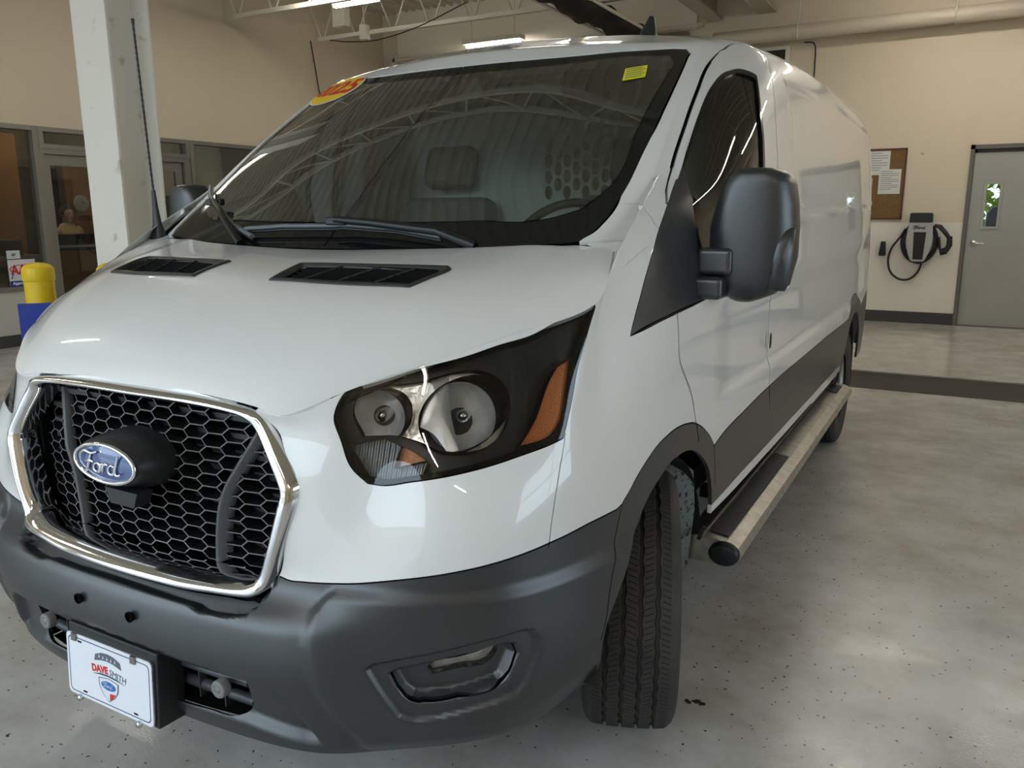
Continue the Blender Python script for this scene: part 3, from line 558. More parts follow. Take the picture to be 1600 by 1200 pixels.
# the fender also takes everything right of the headlamp
def cls_L(uv, p):
    C = DL.st(uv); l = np.full(len(C), FASC); l[pip(C, rsf) & (uv[:, 0] > 5.7)] = FEND
    b = pip(C, below); l[b] = BUMP
    aR = np.concatenate([sm_asL, DL.st([(6.5, 0), (6.5, -1)])-[0, .2], [[DL.U[9], -.5]], DL.st([(9, 6.9)])]); l[b & pip(C, aR)] = ARCH
    l[pip(C, sm_fi)] = FPKT; l[pip(C, sm_fl)] = 0
    for q in (sm_hl, sm_gr, sm_in, sm_aoL): l[pip(C, q)] = 0
    return l
tS = lambda pts, c=False: SM(DS, pts, c)
s_ao, s_raf, s_ct, s_rc, s_cb = tS(ao_full, True), tS(ra_full, True), tS(ct), tS(rc), tS(cb)
s_arch, s_ra = tS(arch_out), tS(ra_out); s_sail, s_win = tS(sail, True), tS(win, True)
s_df = tS(F_S['door_front2']); s_dr = tS(F_S['door_rear']); s_gap = tS(F_S['door_gap']); s_as = tS(toS(aseam)); s_wb = tS([(1.9, 6.88), (2.26, 6.93)])
wframe = None
def inset(poly, d):
    t = np.roll(poly, -1, 0)-np.roll(poly, 1, 0); t /= np.maximum(np.hypot(*t.T), 1e-9)[:, None]; n = np.stack([-t[:, 1], t[:, 0]], 1); q = poly+n*d
    if abs(sdf(q[:1], poly)[0]) and sdf(q[len(q)//2:len(q)//2+1], poly)[0] > 0: q = poly-n*d
    ok = np.abs(dseg(q, poly)-abs(d)) < .15*abs(d); return q[ok]
wpoly = np.array([DS.uv(q[None])[0] for q in s_win])
ins = inset(s_win, .024); wi_uv = [tuple(x) for x in DS.uv(ins[::3])]; s_wi = tS(wi_uv, True)
blackreg = np.concatenate([s_arch, s_ct[3:], s_ra, s_rc, DS.st([(12, 7.6)]), [[DS.U[-1]+1, -1], [-1, -1]], DS.st([(0, 6.9)])-[.5, 0], DS.st([(2.2, 6.93)])])
doorpoly = np.concatenate([s_df[::-1], DS.st([(3.3, 9.6), (3.45, 10.0)]), s_gap, s_dr[3:], DS.st([(6.03, 5.0), (4.2, 5.0)])])
belowcb = np.concatenate([s_cb, DS.st([(7.7, 4.0)]), [[DS.U[8], -1], [DS.U[4]+.2, -1]]])
def cls_S(uv, p):
    C = DS.st(uv); l = np.full(len(C), SIDE); fr = (uv[:, 0] < 4.4) & (uv[:, 1] < 11); 
    l[fr] = FEND; d = pip(C, doorpoly); l[d] = DOOR
    up = (uv[:, 1] > 11) & (uv[:, 0] < 6) & ~d; l[up] = ROOF
    cs = (uv[:, 0] < 3.5) & (uv[:, 1] > 10) & ~d; l[cs & (uv[:, 1] > np.interp(uv[:, 0], [r[0] for r in F_S['cowl_seam']], [r[1] for r in F_S['cowl_seam']]))] = ROOF
    b = pip(C, blackreg); l[b] = CLAD
    ins = b & (uv[:, 0] < 4.75) & (uv[:, 0] > 0); aR = ins & (C[:, 0] < np.interp(C[:, 1], [DS.V[0]-1, DS.V[5], DS.V[7]], [DS.st([(4.60, 1)])[0, 0]]*2+[DS.st([(4.515, 1)])[0, 0]])); l[aR] = ARCH
    bz = ins & pip(C, np.concatenate([s_as, DS.st([(1.5, 0), (1.5, -1)])-[0, .2], [[-1, -1]], [[-1, 2]], DS.st([(2.2, 7.2)])])); l[bz] = BUMP
    bc = b & pip(C, belowcb); l[bc] = SILL; l[bc & (uv[:, 1] < 3.0)] = 0
    rr = b & (uv[:, 0] > 7.4); yz = p[:, [1, 2]]; rad = np.hypot(yz[:, 0]-4.42, yz[:, 1]-.375); l[rr & (rad < .552) & (np.abs(yz[:, 0]-4.42) < .55)] = ARCH
    w = pip(C, s_win); l[w] = WFR; l[w & pip(C, s_wi)] = WGL; l[pip(C, s_sail)] = SAIL
    for q in (s_ao, s_raf): l[pip(C, q)] = 0
    l[(uv[:, 0] < 3) & (uv[:, 1] > 11.2)] = 0
    return l
gl = F_G['glass']; gpoly = gl+[(-.5, 3.69), (-.5, -1), (2.9, -1)]
fr_in = [(-.5,.40),(1.5,.40),(2.3,.42),(2.58,.56),(2.70,.9),(2.71,2.0),(2.75,3.0),(2.77,3.5),(2.66,3.72),(2.35,3.70),(1.4,3.50),(-.5,3.40)]
s_gl = SM(DG, gpoly, True); s_fi = SM(DG, fr_in, True); g_gap = SM(DG, F_G['door_gap']); 
g_door = np.concatenate([g_gap, DG.st([(6, 4.2), (6, 0), (4.9, .3)])])
cseam = F_G['cowl_seam']
def cls_G(uv, p):
    C = DG.st(uv); l = np.full(len(C), ROOF)
    l[(uv[:, 1] < np.interp(uv[:, 0], [c[0] for c in cseam], [c[1] for c in cseam])) & (uv[:, 0] > 2.8)] = FEND
    l[pip(C, g_door)] = DOOR
    g = pip(C, s_gl); l[g] = FRIT; l[g & pip(C, s_fi)] = GLS
    l[(uv[:, 1] < .9) & (uv[:, 0] > 4.7)] = 0
    return l
vent = F_H['vent_right']; s_vent = SM(DH, vent, True)
def cls_H(uv, p): l = np.full(len(uv), HOODL); l[pip(DH.st(uv), s_vent)] = 0; return l
ls = np.linspace
RES = []
RES.append((LP, panels(LP, np.r_[ls(0, 2.4, 44), ls(2.45, 6.2, 120), ls(6.25, 7, 12)], np.r_[ls(0, 5.2, 74), ls(5.3, 10, 44)], [(gr_uv, True, 0), (F_L['headlight'], True, .006), (wbL, False, .004), (sf, False, .003), (in_uv, True, 0), (F_L['fog_in'], True, .003), (F_L['fog_lens'], True, 0), (toL(ao_full), True, 0), (aseam, False, .003)], cls_L), lambda uv: (uv[:, 0] > 6.999) | (uv[:, 0] < .001)))
RES.append((SP, panels(SP, np.r_[ls(1.95, 5, 47), ls(5.1, 7, 24), ls(7.1, 11, 44)], np.r_[ls(0, 11, 67), ls(11.16, 16, 30)], [(ao_full, True, 0), (ra_full, True, 0), (ct, False, .004), (rc, False, .004), ([(u-5, v) for u, v in wbL[-5:]], False, .004), (cb, False, .0), (arch_out, False, .004), (ra_out, False, .004), (sail, True, .003), (win, True, .003), (wi_uv, True, 0), (F_S['door_front2'], False, .005), (F_S['door_rear'], False, .006), (F_S['door_gap'], False, .013), (toS(aseam), False, .003), (F_S['cowl_seam'], False, .003), ([(4.60, 5.0), (4.56, 6.0), (4.515, 6.64)], False, .003)], cls_S), lambda uv: (uv[:, 0] < 1.951) | (uv[:, 1] > 15.999)))
RES.append((HP, panels(HP, ls(0, 5, 60), ls(0, 6, 64), [(vent, True, .0)], cls_H), lambda uv: (uv[:, 0] < .001) | ((uv[:, 0] > 4.5) & (uv[:, 1] < .4))))
RES.append((GP, panels(GP, ls(0, 5.05, 61), ls(0, 6, 62), [(gpoly, True, .004), (fr_in, True, 0), (F_G['door_gap'], False, .013), (cseam, False, .003)], cls_G), lambda uv: (uv[:, 0] < .001) | (uv[:, 0] > 5.049) | (uv[:, 1] > 5.999)))
def make_part(name, labs, m, both=True, side=1, depth=.012, parent=None, lab=None, off=0., ur=None):
    pn = Panel()
    for P, R, sk in RES:
        for L in labs:
            if L in R:
                uv, tri = R[L]
                if ur is not None:
                    if P is SP: tri = tri[(uv[tri[:, 0], 0] > ur[0]) & (uv[tri[:, 0], 0] < ur[1])]
                    elif ur[0] > 5: continue
                    if not len(tri): continue
                    ids, iv = np.unique(tri, return_inverse=True); uv, tri = uv[ids], iv.reshape(tri.shape)
                for s in ((1, -1) if both else (side,)): pn.add(P, uv, tri, depth=depth, skip=sk, flip=s, off=off)
    return pn.build(name, m, parent or VAN, lab)
make_part('front_bumper', [BUMP], BLACKP, lab='textured charcoal front bumper with side pods')
make_part('front_fascia', [FASC], WHITE)
make_part('windshield', [GLS], GLASS, depth=0, lab='green-tinted raked windshield')
make_part('windshield_border', [FRIT], mat('black_frit', (.006,.007,.007), .06), depth=0, off=-.003, lab='glossy black border around the windshield')
make_part('roof_shell', [ROOF], WHITE, lab='white A pillars and roof edge')
make_part('hood', [HOODL], WHITE)
for s in (1, -1):
    make_part('fender', [FEND], WHITE, False, s)
    for ur in ((0, 6), (6, 12)): make_part('wheel_arch_trim', [ARCH], BLACKP, False, s, ur=ur)
    for ur in ((0, 8.3), (8.3, 12)): make_part('side_cladding', [CLAD], BLACKP, False, s, ur=ur)
    make_part('rocker_sill', [SILL], WHITE, False, s)
    make_part('fog_lamp_pocket', [FPKT], BLACKP, False, s)
    d = make_part('front_door', [DOOR], WHITE, False, s)
    make_part('sail_panel', [SAIL], BLACKP, False, s, parent=d, lab='black triangular sail panel behind the mirror arm')
    make_part('window_seal', [WFR], GLOSSBLK, False, s, parent=d)
    make_part('door_glass', [WGL], SGLASS, False, s, depth=0, off=-.008, parent=d)
    make_part('body_side', [SIDE], WHITE, False, s, lab='long windowless white body side')
# dark backing behind the shut lines
def backing():
    pn = Panel()
    for P, R, sk, us, vs, cu in ((LP, 0, 0, ls(0,7,40), ls(0,10,40), [(wbL, False), (sf, False), (aseam, False), (F_L['headlight'], True), (F_L['fog_in'], True)]),
                                 (SP, 0, 0, ls(2,11,40), ls(0,16,40), [(ct, False), (rc, False), (arch_out, False), (ra_out, False), (F_S['door_front2'], False), (F_S['door_rear'], False), (F_S['door_gap'], False), (toS(aseam), False), (sail, True), ([(4.60, 5.0), (4.56, 6.0), (4.515, 6.64)], False)]),
                                 (GP, 0, 0, ls(0,5,40), ls(0,6,40), [(F_G['door_gap'], False), (cseam[:5], False), (gpoly, True)])):
        D = Dom(P)
        for q, closed in cu:
            l = smooth_poly(D.st(q), closed, .02); t = np.gradient(l, axis=0); t /= np.maximum(np.hypot(*t.T), 1e-9)[:, None]; n = np.stack([-t[:, 1], t[:, 0]], 1)
            a, b = l+n*.014, l-n*.014; V = np.concatenate([a, b]); k = len(l); T = np.array([x for i in range(k-1) for x in ((i, i+k, i+k+1), (i, i+k+1, i+1))])
            V = np.clip(V, [D.U[0], D.V[0]], [D.U[-1], D.V[-1]]); uv = D.uv(V)
            if P is GP: uv[:, 0] = np.maximum(uv[:, 0], 0)
            for s in (1, -1): pn.add(P, uv, T, depth=0, flip=s, off=-.011)
    pn.build('shut_line_seal', DARK, VAN)
backing()
# roof skin and rear end
def roof():
    c = np.concatenate([GP.S(ls(0, 5, 40), np.full(40, 6.)), SP.S(ls(3, 11, 60)[1:], np.full(59, 16.))]); n = 25; v = []; f = []
    for x, y, z in c:
        for k in range(n):
            s = -1+2*k/(n-1); v.append((x*s, y, z+.018*(1-s*s)*min(1, x/.5)))
    for i in range(len(c)-1):
        for k in range(n-1): f.append((i*n+k, i*n+k+1, (i+1)*n+k+1, (i+1)*n+k))
    me = bpy.data.meshes.new('roof_skin'); me.from_pydata([tuple(map(float, p)) for p in v], [], f); me.shade_smooth(); link('roof_skin', me, VAN, WHITE)
    e = SP.S(np.full(40, 11.), ls(0, 16, 40)); v = [tuple(p) for p in e.tolist()]+[(-a, b, cc) for a, b, cc in e.tolist()]; m = len(e)
    me = bpy.data.meshes.new('rear_door'); me.from_pydata(v, [], [(i, i+1, m+i+1, m+i) for i in range(m-1)]); link('rear_door', me, VAN, WHITE)
roof()
# ------------------------------------------------------------------ grille
def mirror_mb(m):
    r = MB(); r.v = [(-p[0], p[1], p[2]) for p in m.v]; r.f = [tuple(reversed(f)) for f in m.f]; r.mi = m.mi[:]; r.sm = m.sm[:]; return r
def both(fn, name, m, parent=None, label=None, bevel=0):
    out = []
    for s in (1, -1):
        b = fn(); b = b if s > 0 else mirror_mb(b); o = b.build(name, m, (parent[0 if s > 0 else 1] if isinstance(parent, (list, tuple)) else parent) or VAN, bevel)
        if label: o['label'] = label
        out.append(o)
    return out
def yface(x, z, P=LP):
    q = inv_patch(P, [(abs(x), z)], [0, 2], (0, 0), (4, 10))[0]; return P.base([q[0]], [q[1]])[0][1]
def cr(pts, k):      # open Catmull-Rom
    P = np.array(pts, float); P = np.vstack([2*P[0]-P[1], P, 2*P[-1]-P[-2]]); out = []
    for i in range(1, len(P)-2):
        for j in range(k):
            t = j/k; a, b, c, d = P[i-1:i+3]; out.append(.5*((2*b)+(c-a)*t+(2*a-5*b+4*c-d)*t*t+(3*b-a-3*c+d)*t**3))
    out.append(P[-2]); return np.array(out)
o3 = np.array([(x, yface(x, z), z) for x, z in GR_OUT]); i3 = np.array([(x, yface(x, z), z) for x, z in GR_IN]); 
GRL = bpy.data.objects.new('grille', None); COL.objects.link(GRL); GRL.parent = VAN; GRL.empty_display_size = .1
def ring():
    K = 6; O = cr(np.vstack([[-o3[1, 0], *o3[1, 1:]], o3, [-o3[-2, 0], *o3[-2, 1:]]]), K)[K:-K]; I = cr(np.vstack([[-i3[1, 0], *i3[1, 1:]], i3, [-i3[-2, 0], *i3[-2, 1:]]]), K)[K:-K]
    m = MB(); prof = [(0, .004), (.04, -.010), (.18, -.017), (.42, -.022), (.60, -.019), (.80, -.009), (.92, 0), (1.0, .012), (1.0, .05)]
    for s in (1, -1):
        k = len(m.v); V = []
        for a, b in zip(O, I):
            for t, y in prof: p = a*(1-t)+b*t; V.append((p[0]*s, p[1]+y, p[2]))
        n = len(prof); F = [(i*n+j, (i+1)*n+j, (i+1)*n+j+1, i*n+j+1) for i in range(len(O)-1) for j in range(n-1)]
        if s > 0: F = [f[::-1] for f in F]
        m.add(V, F, 0, True)
    return m
ring().build('chrome_surround', CHROME, GRL)
def yg(x): return .122+.30*x*x       # gentle plan curve of the honeycomb plane
def ymesh(x, z): return yg(x)+.05*max(0, (z-.86)/.18)
inp = [tuple(p) for p in GR_IN]; INP = np.array(inp+[(-x, z) for x, z in inp[::-1]])
HEXM = [mat('grille_plastic', (.012,.012,.013), .35), mat('grille_edge', (.13,.13,.13), .35)]  # front faces coloured paler, as edges that catch the light
def honeycomb():
    m = MB(); cw, rh, fl = .054, .0282, .0185; edges = {}
    for i in range(-10, 11):
        for j in range(-1, 16):
            cx = i*cw; cz = .655+j*rh+(rh/2 if i % 2 else 0); h = rh/2
            P = [(cx-fl, cz-h), (cx+fl, cz-h), (cx+cw-fl, cz), (cx+fl, cz+h), (cx-fl, cz+h), (cx-cw+fl, cz)]
            for a, b in zip(P, P[1:]+P[:1]):
                k = tuple(sorted([(round(a[0], 4), round(a[1], 4)), (round(b[0], 4), round(b[1], 4))])); edges[k] = 1
    E = np.array([[*a, *b] for a, b in edges]); mid = (E[:, :2]+E[:, 2:])/2; keep = sdf(mid, INP) < .006
    keep &= ~((mid[:, 0]/.105)**2+((mid[:, 1]-.885)/.06)**2 < 1)
    for a0, a1, b0, b1 in E[keep]:
        d = np.array([b0-a0, b1-a1]); d /= np.hypot(*d); n = np.array([-d[1], d[0]])*.0014; k = [(a0, a1), (b0, b1)]; v = []
        for dy in (0, .032):
            for sgn in (1, -1):
                for (x, z) in k: v.append((x+n[0]*sgn, ymesh(x, z)+.022+dy, z+n[1]*sgn))
        # v: 0,1 (front +) 2,3 (front -) 4,5 (back +) 6,7 (back -)
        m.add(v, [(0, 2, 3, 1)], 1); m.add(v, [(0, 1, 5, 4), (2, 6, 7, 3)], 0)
    return m
hx = honeycomb().build('honeycomb_mesh', HEXM, GRL); hx['kind'] = 'stuff'
def gbar():
    P = cr([(.350,.995),(.325,.945),(.288,.875),(.258,.815),(.244,.755),(.238,.700),(.236,.672)], 5)
    m = MB(); n = len(P)
    V = []
    for x, z in P:
        y = ymesh(x, z); V += [(x-.006, y+.03, z), (x-.006, y+.008, z), (x+.004, y+.006, z), (x+.014, y+.04, z)]
    m.add(V, [(i*4+j, i*4+j+1, (i+1)*4+j+1, (i+1)*4+j) for i in range(n-1) for j in range(3)], 0, True); return m
for o in both(gbar, 'vertical_bar', mat('grille_bar', (.085,.088,.092), .38), GRL): pass
# shroud behind the grille, radiator fins
m = MB(); m.box(-.47, .47, .235, .245, .58, 1.04)
for x in (-.435, .435): m.box(x-.006, x+.006, .185, .24, .62, 1.0)
m.box(-.47, .47, .12, .24, .62, .635); m.box(-.42, .42, .18, .24, 1.03, 1.04); m.build('grille_shroud', DARK, GRL)
m = MB()
for k in range(9): m.box(-.40, .40, .205, .232, .66+k*.04, .672+k*.04)
o = m.build('radiator_slat', mat('radiator_grey', (.05,.05,.05), .5, .3), GRL); o['kind'] = 'stuff'
# emblem on its black boss
EZ = .884; EM = bpy.data.objects.new('emblem', None); COL.objects.link(EM); EM.parent = GRL
def oval(a, b, y, z=EZ, n=48, x=0): return [(x+a*math.cos(t), y, z+b*math.sin(t)) for t in [2*PI*k/n for k in range(n)]]
m = MB(); R_ = [oval(.118,.070,.165,EZ-.008), oval(.117,.066,.125,EZ-.004), oval(.111,.054,.078,EZ), oval(.106,.047,.068,EZ)]; V = sum(R_, []); n = 48
m.add(V, [(i*n+k, (i+1)*n+k, (i+1)*n+(k+1) % n, i*n+(k+1) % n) for i in range(3) for k in range(n)], 0, True); m.add(R_[-1], [tuple(range(n))[::-1]])
m.prism([(-.05,.0),(.06,.0),(.045,-.035),(-.035,-.035)], 0, .04, frame((.02, .118, EZ-.062), (1,0,0), (0,0,1))); m.build('emblem_boss', mat('boss_plastic', (.02,.02,.021), .4), EM)
m = MB(); V = []
for t in range(n+1):
    th = 2*PI*t/n; c, s_ = math.cos(th), math.sin(th)
    for k in range(8):
        ph = 2*PI*k/8; rr = .0052; V.append((c*(.1015+rr*math.cos(ph)), .064-rr*1.1*math.sin(ph), EZ+s_*(.0425+rr*math.cos(ph))))
m.add(V, [(i*8+k, (i+1)*8+k, (i+1)*8+(k+1) % 8, i*8+(k+1) % 8) for i in range(n) for k in range(8)], 0, True); m.build('chrome_oval_rim', CHROME, EM)
m = MB(); V = []
for r in (0, .25, .5, .75, 1.0):
    V += [(r*.099*math.cos(2*PI*k/n), .0585+.007*r*r, EZ+r*.040*math.sin(2*PI*k/n)) for k in range(n)]
m.add(V, [(i*n+k, (i+1)*n+k, (i+1)*n+(k+1) % n, i*n+(k+1) % n) for i in range(4) for k in range(n)], 0, True); m.build('blue_oval_face', mat('emblem_blue', (.05,.09,.26), .12, coat=1), EM)
STROKES = [[(-.93,.10),(-.90,.36),(-.70,.52),(-.42,.46),(-.16,.58)], [(-.44,.47),(-.52,.15),(-.66,-.30),(-.82,-.42),(-.92,-.30)], [(-.74,.05),(-.50,.10),(-.36,.06)],
           [(-.18,.06),(-.32,-.02),(-.36,-.24),(-.24,-.34),(-.10,-.22),(-.08,-.02),(-.18,.06),(-.04,.02),(.06,.08)], [(.08,.08),(.03,-.12),(-.01,-.34)], [(.05,-.05),(.14,.07),(.26,.05)],
           [(.52,.02),(.40,.06),(.28,-.06),(.27,-.26),(.38,-.34),(.50,-.22),(.56,.02)], [(.72,.55),(.62,.20),(.53,-.20),(.60,-.34),(.76,-.26)]]
def script(name, a, b, M, m, parent, r=.0028, dome=None):
    k = MB()
    for s in STROKES:
        P = cr(s, 5); pts = []
        for x, z in P:
            X, Z = x*a, z*b; d = dome(X, Z) if dome else 0; pts.append(M @ Vector((X, Z, d)))
        k.tube(pts, [r*(.65+.45*math.sin(PI*i/(len(pts)-1))) for i in range(len(pts))], 6)
    return k.build(name, m, parent)
script('chrome_script', .080, .050, frame((0, .0575, EZ-.002), (1,0,0), (0,0,1)), CHROME, EM, .0032, lambda x, z: .0)
# ------------------------------------------------------------------ headlamps
hl_circ = [(.612, 1.022, .054), (.748, 1.024, .070)]
cuv = [[tuple(q) for q in inv_patch(LP, [(cx+r*math.cos(t), cz+r*math.sin(t)) for t in np.linspace(0, 2*PI, 28)[:-1]], [0, 2], (1.5, 6), (6.5, 10))] for cx, cz, r in hl_circ]
s_hb = SM(DL, F_L['hl_bowl'], True); s_am = SM(DL, F_L['hl_amber'], True); s_a2 = SM(DL, F_L['hl_amber2'], True); s_rb = SM(DL, F_L['hl_ribs'], True)
def cls_HL(uv, p):
    C = DL.st(uv); l = np.full(len(C), 1); l[pip(C, s_rb)] = 5; l[pip(C, s_a2)] = 4; l[pip(C, s_hb)] = 2
    for cx, cz, r in hl_circ: l[((p[:, 0]-cx)**2+(p[:, 2]-cz)**2 < r*r) & (l == 2)] = 6
    l[pip(C, s_am)] = 3; l[~pip(C, sm_hl)] = 0; return l
HR = panels(LP, ls(2, 7, 60), ls(7, 10, 50), [(F_L['headlight'], True, 0), (F_L['hl_bowl'], True, 0), (F_L['hl_amber'], True, 0), (F_L['hl_amber2'], True, 0), (F_L['hl_ribs'], True, 0)]+[(c, True, 0) for c in cuv], cls_HL)
M_HOUS = mat('lamp_housing', (.018,.018,.018), .35); M_SILV = mat('lamp_chrome', (.92,.92,.92), .2, .6, bump=(35, .5, .006)); M_AMB = mat('amber_reflector', (.75,.20,.015), .22, coat=1, bump=(260, .5, .002), emit=(.8,.22,.01), es=0)
M_RIB = mat('lamp_ribs', (.66,.66,.66), .3, .5)
_nt = M_RIB.node_tree; _w = _nt.nodes.new('ShaderNodeTexWave'); _w.inputs['Scale'].default_value = 32; _tc = _nt.nodes.new('ShaderNodeTexCoord'); _nt.links.new(_tc.outputs['Object'], _w.inputs['Vector']); _k = _nt.nodes.new('ShaderNodeBump'); _k.inputs['Strength'].default_value = 1; _k.inputs['Distance'].default_value = .006; _nt.links.new(_w.outputs['Fac'], _k.inputs['Height']); _nt.links.new(_k.outputs[0], _nt.nodes['Principled BSDF'].inputs['Normal'])
class Off:       # a patch shifted along its normal
    pass
for s in (1, -1):
    H = bpy.data.objects.new('headlamp', None); COL.objects.link(H); H.parent = VAN
    def hp(name, labs, off, m, depth=0, lab=None):
        pn = Panel()
        for L in labs:
            if L in HR: pn.add(LP, *HR[L], depth=depth, flip=s, off=off)
        return pn.build(name, m, H, lab)
    hp('clear_lens', [1, 2, 3, 4, 5, 6], .001, CLEAR)
    hp('lamp_housing', [1], -.034, M_HOUS, -.033); hp('lamp_housing_back', [1, 2, 3, 4, 5, 6], -.085, M_HOUS, -.085)
    hp('reflector_plate', [2], -.030, M_SILV, .02); hp('amber_side_reflector', [3], -.012, M_AMB, .02, 'amber side reflector')
    hp('amber_corner_reflector', [4], -.020, M_AMB, .01, 'small amber reflector'); hp('ribbed_diffuser', [5], -.026, M_RIB, .008)
    for cx, cz, r in hl_circ:
        q = inv_patch(LP, [(cx, cz)], [0, 2], (1.5, 6), (6.5, 10))[0]; c = LP.base([q[0]], [q[1]])[0]; n = LP.bn([q[0]], [q[1]])[0]
        ax = Vector((n[0]*.55, n[1], n[2]*.3)).normalized(); o_ = Vector(c)-Vector(n)*.034
        if s < 0: ax.x *= -1; o_.x *= -1
        up = Vector((0, 0, 1)); xx = up.cross(ax).normalized(); Mx = frame(o_, xx, ax.cross(xx))
        b = MB(); prof = [(r*1.03, .010), (r*1.0, 0)]+[(r*k, -.062*(1-k*k)) for k in (.9,.8,.65,.5,.35,.2,.1)]; n_ = 40; V = []
        for i, (rr, h) in enumerate(prof):
            for k in range(n_): V.append(Mx @ Vector((rr*math.cos(2*PI*k/n_), rr*math.sin(2*PI*k/n_), h)))
        b.add(V, [(i*n_+k, (i+1)*n_+k, (i+1)*n_+(k+1) % n_, i*n_+(k+1) % n_) for i in range(len(prof)-1) for k in range(n_)], 0, True)
        b.build('reflector_bowl', mat('bowl_chrome', (.95,.95,.95), .14, .35) if 'BOWL' not in globals() else BOWL, H)
        b = MB(); b.lathe([(0,-.008),(.012,-.01),(.014,-.02),(.014,-.06)], 16, Mx); b.build('bulb_cap', mat('bulb_cap_chrome', (.7,.7,.7), .15, 1), H)
def lpoly(px_uv, off, name, m, s, H):
    sp = SM(DL, px_uv, True); uv = DL.uv(sp); P = [LP.base([u], [v])[0]+LP.bn([u], [v])[0]*off for u, v in uv]; b = MB(); n = len(P); c = np.mean(P, 0)
    nn = LP.bn([uv[0][0]], [uv[0][1]])[0]; b.add(P+[c+nn*.006], [(i, (i+1) % n, n) for i in range(n)], 0, True); (b if s > 0 else mirror_mb(b)).build(name, m, H)
for s, H in zip((1, -1), [o for o in VAN.children if o.name.startswith('headlamp')]): lpoly(F_L['hl_pillar'], -.020, 'centre_divider', mat('lamp_silver', (.62,.63,.65), .3, .8) if s > 0 else bpy.data.materials['lamp_silver'], s, H)
# ------------------------------------------------------------------ fog lamps
FR = panels(LP, ls(2.5, 6.5, 50), ls(1, 5, 50), [(F_L['fog_lens'], True, 0)], lambda uv, p: np.where(pip(DL.st(uv), sm_fl), 1, 0))
M_FOGR = mat('fog_reflector', (.95,.95,.92), .22, .35, bump=(45, 1.0, .012))
for s in (1, -1):
    F = bpy.data.objects.new('fog_lamp', None); COL.objects.link(F); F.parent = VAN
    p = Panel(); p.add(LP, *FR[1], depth=.0, flip=s, off=.002); p.build('clear_lens', CLEAR, F)
    p = Panel(); p.add(LP, *FR[1], depth=-.02, flip=s, off=-.018); p.build('reflector', M_FOGR, F)
# ------------------------------------------------------------------ lower intake, tow covers, plate
m = MB(); m.box(-.40, .40, .20, .21, .33, .52); m.box(-.34, .34, .085, .21, .485, .492); m.add([(x, y, .350) for x in ls(-.37, .37, 15) for y in (.078+.25*x*x, .21)], [(2*i, 2*i+2, 2*i+3, 2*i+1) for i in range(14)]); m.box(-.385,-.375,.11,.21,.35,.49); m.box(.375,.385,.11,.21,.35,.49); m.build('intake_back', DARK, VAN)
M_BAR = mat('intake_bar', (.06,.062,.068), .35)
m = MB(); 
for z, y, r in ((.436, .095, .010), (.385, .11, .013)): m.tube([(x, y+.10*x*x, z) for x in ls(-.352, .352, 13)], r, 8)
m.build('intake_bar', M_BAR, VAN)
m = MB()
for x in (-.28,-.20,.20,.28): m.box(x-.0015, x+.0015, .10, .12, .36, .48)
m.build('intake_rib', M_BAR, VAN)
def towc():
    m = MB(); m.lathe([(0,0),(.008,0),(.0085,-.001),(.0095,0),(.018,0),(.020,-.004),(.020,-.02)], 28, frame((.306, .060, .430), (1,0,-.0), (0,0,1))); return m
both(towc, 'tow_eye_cover', mat('grey_cap', (.20,.20,.195), .5), VAN, 'round grey tow eye cover')
def screw():
    m = MB(); m.lathe([(.0,-.010),(.006,-.006),(.0115,-.004),(.0125,.0012),(.010,.002)], 20, frame((.0900, yface(.09,.561)-.008, .561), (1,0,0), (0,0,1))); return m
both(screw, 'plug_hole', DARK, VAN)
PL = bpy.data.objects.new('license_plate', None); COL.objects.link(PL); PL.parent = VAN; PL['label'] = 'white dealer plate with a shield logo on a black bracket'
PM = frame((.0, .018, .392), (1, 0, 0), (0, .06, 1))
def prism_round(w, h, r, n=5):
    P = []
    for cx, cy, a0 in ((w-r, h-r, 0), (-w+r, h-r, 90), (-w+r, -h+r, 180), (w-r, -h+r, 270)):
        P += [(cx+r*math.cos(math.radians(a0+90*k/n)), cy+r*math.sin(math.radians(a0+90*k/n))) for k in range(n+1)]
    return P
m = MB(); m.prism([(-.152,-.080),(.160,-.080),(.160,.096),(-.152,.096)], -.075, -.006, PM); m.build('plate_bracket', mat('bracket_black', (.016,.017,.018), .5), PL, .003)
m = MB(); m.prism(prism_round(.1515,.077,.012), -.005, .0005, PM); m.build('plate_edge', CHROME, PL)
m = MB(); m.prism(prism_round(.150,.0755,.012), -.004, .0015, PM); m.build('plate_face', mat('plate_white', (.82,.84,.90), .3), PL)
def ringflat(w, h, r, t, z, M):
    A = prism_round(w, h, r); B = prism_round(w-t, h-t, r-t*.5); n = len(A); m = MB(); m.add([M @ Vector((x, y, z)) for x, y in A+B], [(k, (k+1) % n, (k+1) % n+n, k+n) for k in range(n)]); return m
NAVY = mat('print_navy', (.03,.04,.12), .4); REDP = mat('print_red', (.65,.03,.03), .4); BLUEP = mat('print_blue', (.03,.16,.48), .4); GREYP = mat('print_grey', (.12,.13,.17), .4)
ringflat(.143, .0685, .012, .0022, .0019, PM).build('printed_border', NAVY, PL)
T = lambda x, y: PM @ Matrix.Translation((x, y, .0018))
text_mesh('dealer_name', 'DAVE', .023, REDP, T(-.030, .012) @ Matrix.Rotation(.10, 4, 'Z'), PL, offset=.0012, depth=.0002)
text_mesh('dealer_name', 'SMITH', .021, NAVY, T(.034, .010) @ Matrix.Rotation(-.12, 4, 'Z'), PL, depth=.0002)
def flat(pts, z, m, name, M=PM, parent=PL): b = MB(); b.prism(pts, z-.0003, z, M); return b.build(name, m, parent)
flat([(-.048,.030),(-.044,.046),(-.022,.054),(0,.0565),(.022,.054),(.044,.046),(.048,.030),(.022,.036),(0,.038),(-.022,.036)], .0021, GREYP, 'printed_banner')
